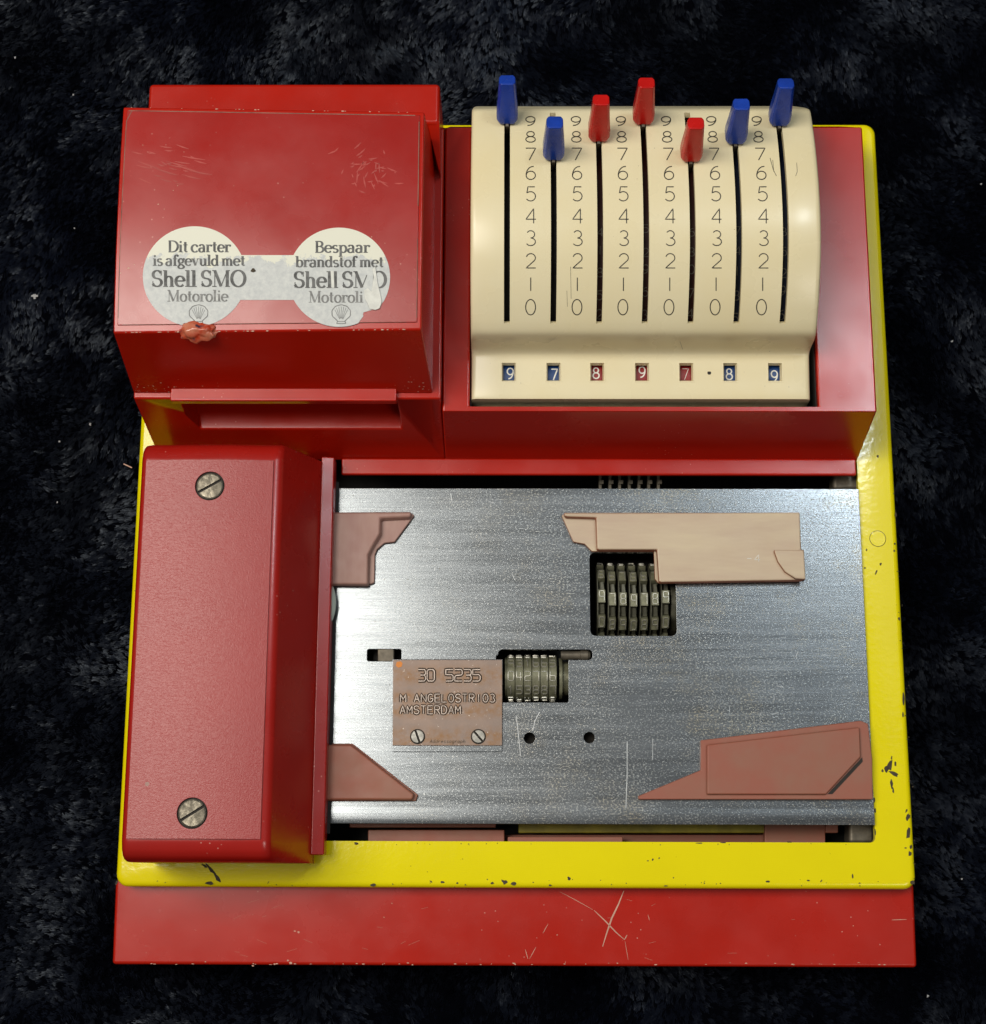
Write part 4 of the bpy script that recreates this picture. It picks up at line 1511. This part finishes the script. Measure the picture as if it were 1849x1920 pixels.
cxl = X(883.5, 600, 56); cxr = X(1531, 600, 56)
cxl = X(884, 740, 35.5); cxr = X(1519.5, 735, 35.5)
SLX = [X(a, 600, 55.5) for a in (950.5, 1037.5, 1123.5, 1209, 1295, 1381, 1467.5)]
WNX = [X(a, 698, 36.6) for a in (954, 1038, 1120, 1204, 1287, 1369.5, 1453.5)]
sw = 1.08
ww = 2.75
wy0, wy1 = Y(715, 36.2, 1200), Y(680.5, 36.9, 1200)
sy0, sy1 = Y(607, 54.6, 1200), Y(211, 60.9, 1200)
colx = [cxl + .0, cxl + .25, cxl + .9, cxl + 2.0] + [cxr - 2.0, cxr - .9, cxr - .25, cxr]
for a in SLX: colx += [a - sw, a + sw]
for a in WNX: colx += [a - ww, a + ww]
colx = sorted(colx)
rowy = sorted(set([round(y, 4) for y in CYs] + [wy0, wy1, sy0, sy1]))
rowy = [y for i, y in enumerate(rowy)]
bm = bmesh.new()


def edge_drop(x):
    d = min(x - cxl, cxr - x)
    return 0 if d >= 2 else 2.0 * (1 - math.sqrt(max(0, 1 - ((2 - d) / 2) ** 2)))


cols_ = {}
g = []
zp = list(zip(CYs, CZs))
for y in rowy:
    g.append([bm.verts.new((x, y, cream_z(0, y) - edge_drop(x) * .8)) for x in colx])
for j in range(len(rowy) - 1):
    for i in range(len(colx) - 1):
        cx_, cy_ = (colx[i] + colx[i + 1]) / 2, (rowy[j] + rowy[j + 1]) / 2
        if any(abs(cx_ - a) < sw for a in SLX) and sy0 < cy_ < sy1: continue
        if any(abs(cx_ - a) < ww for a in WNX) and wy0 < cy_ < wy1: continue
        bm.faces.new((g[j][i], g[j][i + 1], g[j + 1][i + 1], g[j + 1][i]))
for s in (0, -1):
    sk = [bm.verts.new((g[j][s].co.x, g[j][s].co.y, 20)) for j in range(len(rowy))]
    for j in range(len(rowy) - 1):
        q = (g[j][s], g[j + 1][s], sk[j + 1], sk[j])
        bm.faces.new(q if s == 0 else q[::-1])
for j in (0, len(rowy) - 1):
    sk = [bm.verts.new((v.co.x, v.co.y + (-.05 if j == 0 else .05), 18)) for v in g[j]]
    for i in range(len(colx) - 1):
        q = (g[j][i + 1], g[j][i], sk[i], sk[i + 1])
        bm.faces.new(q if j == 0 else q[::-1])
bmesh.ops.remove_doubles(bm, verts=bm.verts, dist=.0005)
loose = [v for v in bm.verts if not v.link_faces]
bmesh.ops.delete(bm, geom=loose, context='VERTS')
bmesh.ops.recalc_face_normals(bm, faces=bm.faces)
if sum(f.normal.z for f in bm.faces) < 0: bmesh.ops.reverse_faces(bm, faces=bm.faces)
panel = finish('lever_panel', bm, 'cream', ROOT, fix=False, ang=50, label='cream lever panel with engraved columns of figures')
md = panel.modifiers.new('thick', 'SOLIDIFY'); md.thickness = .0024; md.offset = -1
bevel(panel, .32, 2, 55)

# figures engraved beside the slots
rows_px = {'9': (227, 17), '8': (256.5, 20), '7': (289, 22.5), '6': (324, 25), '5': (363.5, 26.5), '4': (405, 27.5), '3': (446.5, 28), '2': (489, 27), '1': (533, 25), '0': (576, 29)}
DCX = [X(a, 576, 58.5) for a in (995, 1082, 1168, 1254.5, 1341, 1428)]


def at_x(xmm, py):
    px = 1000.0
    for _ in range(8):
        q = oncream(px, py)
        px += (xmm - q.x) * 5.4
    return px


for a in DCX:
    for ch, (py, h) in rows_px.items():
        bm = bmesh.new()
        px = at_x(a, py)
        w = 18.5
        write(bm, ch, px - w / 2, px + w / 2, py - h / 2, py + h / 2, lambda x, y, h_: oncream(x, y, .05 + h_), 1.95, G, 0, step=2.6)
        finish('engraved_figure', bm, 'ink', panel, smooth=False, fix=False)
q = oncream(1330, 699)
bm = bmesh.new(); cyl(bm, q.x, q.y, q.z - 1, q.z + .06, .72, 18); finish('decimal_point', bm, 'grime', panel)

# dark rub marks on the panel
bm = bmesh.new()
for n_, (st, w) in enumerate(((((1444, 296), (1450, 318), (1456, 330)), 1.0), (((1449, 300), (1451, 322)), .8), (((1494, 305), (1495, 322), (1492, 330)), .8), (((1070, 500), (1071, 560)), .6), (((1063, 545), (1064, 575)), .5), (((1275, 640), (1280, 655)), .5))):
    ribbon(bm, resample(list(st), 4), w, lambda x, y, h: oncream(x, y, .05 + h), lift=.004 * n_)
o = finish('rub_marks', bm, 'ink', panel, smooth=False, fix=False)
o['kind'] = 'stuff'

# counter windows with number drums
COLS = ['blue', 'blue', 'red', 'red', 'red', 'blue', 'blue']
DIG = '9789789'
DOFF = [(3, -2), (2, 0), (-1.5, -3), (1.5, -5), (0, -1), (0, -1), (1, 3)]
for i, a in enumerate(WNX):
    zw = cream_z(0, (wy0 + wy1) / 2)
    bm = bmesh.new()
    def rect(x, y0, y1, z0, z1): return [(a - x, y0, z0), (a + x, y0, z0), (a + x, y1, z1), (a - x, y1, z1)]
    za, zb2 = cream_z(0, wy0), cream_z(0, wy1)
    fr = [rect(ww + .35, wy0 - .35, wy1 + .35, za - .35, zb2 - .35), rect(ww + .3, wy0 - .3, wy1 + .3, za + .09, zb2 + .09), rect(ww - .1, wy0 + .05, wy1 - .05, za + .09, zb2 + .09), rect(ww - .62, wy0 + .85, wy1 - .3, za - 1.6, zb2 - 1.6), rect(ww - .62, wy0 + .85, wy1 - .3, za - 2.4, zb2 - 2.4)]
    ring_faces(bm, fr, caps=False)
    wn = finish('counter_window', bm, 'cream', panel, ang=25)
    bm = bmesh.new()
    yc, zc, R = (wy0 + wy1) / 2, zw - 3.0 - 14, 14
    ring_faces(bm, [[(x, yc + R * math.sin(t), zc + R * math.cos(t)) for t in np.linspace(-.26, .26, 9)] for x in (a - 3.6, a + 3.6)], closed=False, caps=False)
    dr = finish('number_drum', bm, 'drum_' + COLS[i], panel, fix=True)
    bm = bmesh.new()
    gw, gh = 1.2, 2.15
    ox, oy = DOFF[i][0] / 5.2, DOFF[i][1] / -5.2
    def dfn(x, y, h): return (a + ox + x, yc + y + oy, zc + math.sqrt(R * R - (y + oy) ** 2) + .05 + h)
    for st in G[DIG[i]]:
        pp = [((u - .5) * 2 * gw, (v - .5) * 2 * gh) for u, v in st]
        ribbon(bm, resample(pp, .5), .5 if i != 4 else .22, dfn)
    finish('drum_digit', bm, 'white', panel, smooth=False, fix=False)

# drums down the slots, the shade of the depth painted into their colours
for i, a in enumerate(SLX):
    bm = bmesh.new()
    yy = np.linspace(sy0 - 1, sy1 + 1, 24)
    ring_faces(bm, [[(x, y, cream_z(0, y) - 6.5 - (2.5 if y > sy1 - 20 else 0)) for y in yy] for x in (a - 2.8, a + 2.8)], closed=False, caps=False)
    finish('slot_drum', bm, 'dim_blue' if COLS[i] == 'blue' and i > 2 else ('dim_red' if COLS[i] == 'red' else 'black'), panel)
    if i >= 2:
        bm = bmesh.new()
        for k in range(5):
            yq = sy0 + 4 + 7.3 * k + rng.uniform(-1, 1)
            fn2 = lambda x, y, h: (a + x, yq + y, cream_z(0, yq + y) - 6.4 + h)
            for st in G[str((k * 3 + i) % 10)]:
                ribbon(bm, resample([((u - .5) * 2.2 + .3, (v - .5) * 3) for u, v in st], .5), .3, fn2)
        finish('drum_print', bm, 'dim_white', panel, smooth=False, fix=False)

# levers
KB = [(957, 237, 158), (1041, 305, 240), (1126, 270, 197), (1211, 238, 165), (1298, 308, 242), (1383, 275, 206), (1468, 241, 166)]
LABEL = {'blue': 'blue tapered lever knob', 'red': 'red tapered lever knob'}


def knob(i, L=18.5):
    px, py, pt = KB[i]
    yb0 = oncream(px, py).y
    s = Vector((SLX[i], yb0, cream_z(0, yb0) + .9))       # foot of the front face
    best = None
    for k in range(0, 60):
        th = math.radians(k - 8)
        u = Vector((0, math.sin(th), math.cos(th)))
        tip = s + u * L + Vector((0, .2, 0))
        e = abs(proj(tip)[1] - pt)
        if best is None or e < best[0]: best = (e, th)
    th = best[1]
    u = Vector((0, math.sin(th), math.cos(th)))
    v = Vector((0, math.cos(th), -math.sin(th)))
    ex = Vector((1, 0, 0))
    bm = bmesh.new()
    def sec(t, w, f, b):     # height along u, half width, front and back offset; chamfered front corners
        c = s + u * (t * L)
        ch = .24 * w
        return [c + ex * x + v * y for x, y in ((-w + ch, f), (w - ch, f), (w, f + 1.3), (w, b - 1.2), (w - ch, b), (-w + ch, b), (-w, b - 1.2), (-w, f + 1.3))]
    ring_faces(bm, [sec(.0, 3.3, .5, 6.2), sec(.08, 3.95, .1, 7.2), sec(.25, 4.0, .0, 7.0), sec(.6, 3.5, .15, 6.4), sec(1.0, 3.0, .5, 5.9)])
    o = finish('lever', bm, 'blue' if COLS[i] == 'blue' else 'knob_red', panel, bev=.45, seg=3, ang=20, label=LABEL[COLS[i]])
    bm = bmesh.new()
    c = s + v * 1.0
    prism(bm, [c + Vector((x, y, -7)) for x, y in ((-.6, -.9), (.6, -.9), (.6, 2.5), (-.6, 2.5))], [c + Vector((x, y, .6)) for x, y in ((-.6, -1.4), (.6, -1.4), (.6, 2.5), (-.6, 2.5))])
    finish('lever_stem', bm, 'bracket', panel, bev=.15, seg=2)


for i in range(7): knob(i)

# ================================================================== WEAR ON THE FRAME AND BASE
bm = bmesh.new()
def blotch(bm, x, y, rx, ry, fn, a=0, n=9):
    vs = []
    for t in np.linspace(0, 2 * PI, n + 1)[:-1]:
        r = rng.uniform(.65, 1.25)
        u, v = rx * r * math.cos(t), ry * r * math.sin(t)
        vs.append(bm.verts.new(fn(x + u * math.cos(a) - v * math.sin(a), y + u * math.sin(a) + v * math.cos(a), 0)))
    bm.faces.new(vs)
df = lambda x, y, h: P(x, y, .05 + h)
for x, y, rx, ry, a in ((395, 1630, 15, 3.0, .85), (408, 1646, 10, 4.2, .95), (384, 1624, 7, 2.2, .6), (394, 1656, 9, 3, .05), (700, 1660, 5, 3.4, .1), (808, 1653, 3, 1.5, .6), (830, 1654, 5, 2, .0), (857, 1656, 2.4, 2, 0), (923, 1656, 4, 2.4, 0), (946, 1654, 6, 4, .5), (963, 1657, 5, 3, 0), (914, 1649, 1.3, 1.3, 0),
                        (503, 1655, 4, .6, -1.0), (1067, 1647, 4, 3, .9), (1440, 1653, 5, 1.8, .1), (1516, 1651, 3, 1.3, 0), (1540, 1652, 3, 1.5, -.8), (1599, 1643, 1.6, 4.2, 0), (1612, 1656, 2, 1.4, 0), (1032, 1660, 3, 1.5, 0), (1248, 1661, 4, 1, 0),
                        (1703, 1532, 3.5, 7, .3), (1704, 1562, 4, 10, .2), (1708, 1588, 2.5, 4, 0), (1706, 1601, 3.3, 5, .1), (1698, 1590, 2, 1.3, 0), (1700, 1520, 2, 4, .6), (1711, 1655, 5, 4, .7), (1694, 1310, 2, 12, 0), (1693, 1340, 1.6, 5, 0),
                        (1669, 1436, 5, 10, .3), (1676, 1450, 10, 4, .5), (1662, 1443, 4, 6, 0), (1672, 1470, 2.5, 9, -.15), (1675, 1482, 1.8, 6, -.1), (1679, 1433, 2.5, 5, 0), (1655, 1445, 2.3, 3, 0), (1672, 1421, 1.6, 3.5, 0),
                        (1639, 1500, 2.6, 6, 0), (1641, 1520, 2, 4, 0), (1641, 1560, 1.6, 6, 0), (1651, 1058, 2, 3, .5), (1643, 1073, 1.4, 5, .4), (1625, 1031, 2, 2, 0), (1622, 1065, 1.4, 2, 0), (1678, 1020, 2, 2, 0), (1680, 965, 2, 5, 0), (1677, 1033, 1.6, 3, 0), (1686, 1160, 2, 3, 0),
                        (1646, 856, 2, 2.6, 0), (668, 1582, 4, 2.2, .3), (1224, 1612, 1.4, 3, .4), (1215, 1614, 2, 1.2, 0), (1236, 1609, 1.2, 1.8, 0), (1310, 1581, 7, 1.2, 0), (1355, 1580, 6, 1.1, 0), (1480, 1579, 6, 1.4, 0), (1613, 1078, 1.4, 8, 0), (1616, 1180, 1.1, 10, 0), (1625, 1300, 1.1, 12, 0), (219, 1655, 2, 4, .5)):
    blotch(bm, x, y, rx, ry, df, a)
for k in range(75):
    e = rng.random()
    if e < .4: x, y = rng.uniform(225, 1700), rng.normal(1655, 4)
    elif e < .75:
        y = rng.uniform(900, 1650); x = 1678 + (y - 870) * .0524 + rng.normal(0, 3) - 3
    else: x, y = rng.uniform(640, 1630), 1581 + abs(rng.normal(0, 2))
    blotch(bm, x, y, rng.uniform(.5, 1.6), rng.uniform(.5, 1.5), df, rng.uniform(0, 3), 6)
o = finish('paint_chips', bm, 'chip', deck, smooth=False)
o['kind'] = 'stuff'
# filled plug in the right rail
bm = bmesh.new(); q = P(1646, 1010, 0); cyl(bm, q.x, q.y, -.2, .10, 3.05, 32); pl = finish('rail_plug', bm, 'yellow', deck, bev=.08, seg=2)
bm = bmesh.new()
ring_faces(bm, [[(q.x + r * math.cos(2 * PI * k / 40), q.y + r * math.sin(2 * PI * k / 40), z) for k in range(40)] for r, z in ((3.02, .03), (3.25, .03))], caps=False)
finish('plug_seam', bm, 'chip', deck, smooth=False)
# dark joint between frame and base
bm = bmesh.new(); box(bm, -DW + 1.5, DW - 1.5, .6, 3, -9.6, -8.0)
finish('frame_gasket', bm, 'grime', deck, smooth=False)
# scratches on the ledge
bm = bmesh.new()


def onap(x, y, h):
    q = on(x, y, apron_z)
    return Vector((q.x, q.y, apron_z(q.x, q.y) + .04 + h))


tap = lambda w: (lambda dx, dy, t: w * (.35 + .65 * math.sin(PI * min(.98, max(.02, t)))))
for st, w in ((((1170, 1670), (1160, 1695), (1147, 1722), (1137, 1752), (1130, 1775)), 3.0), (((1114, 1707), (1135, 1727), (1155, 1748), (1171, 1762)), 2.2), (((1171, 1762), (1176, 1753)), 2.0),
              (((1050, 1672), (1080, 1688), (1112, 1706)), .9), (((1172, 1765), (1178, 1800)), .8), (((985, 1780), (990, 1798)), 1.1), (((1005, 1776), (993, 1798)), 1.0), (((1028, 1732), (1018, 1750)), 1.0), (((1672, 1725), (1700, 1724)), 1.4), (((1215, 1715), (1218, 1726)), .9)):
    ribbon(bm, resample(list(st), 5), tap(w), onap)
for x, y, r in ((560, 1748, 2.6), (553, 1746, 2), (545, 1806, 3.6), (540, 1801, 2.2), (474, 1811, 2), (475, 1807, 1.4), (1600, 1736, 1.1), (1045, 1753, 1.2), (735, 1694, 1.2), (720, 1720, 1.4)):
    blotch(bm, x, y, r, r * .7, onap)
for k in range(46):
    blotch(bm, rng.uniform(225, 1705), 1809 - abs(rng.normal(0, 2.2)), rng.uniform(.8, 3.4), rng.uniform(.5, 1.3), onap, 0, 6)
for k in range(22):
    x, y = rng.uniform(230, 1700), rng.uniform(1680, 1800)
    a, L = rng.normal(0, .35), rng.uniform(3, 26)
    ribbon(bm, [(x, y), (x + L * math.cos(a), y + L * math.sin(a))], .26, onap, lift=.002 * (k % 10))
o = finish('scratch_marks', bm, 'scratch', base, smooth=False, fix=False)
o['kind'] = 'stuff'
print('objects', len(bpy.data.objects), 'tris', sum(len(o.data.polygons) for o in bpy.data.objects if o.type == 'MESH'))
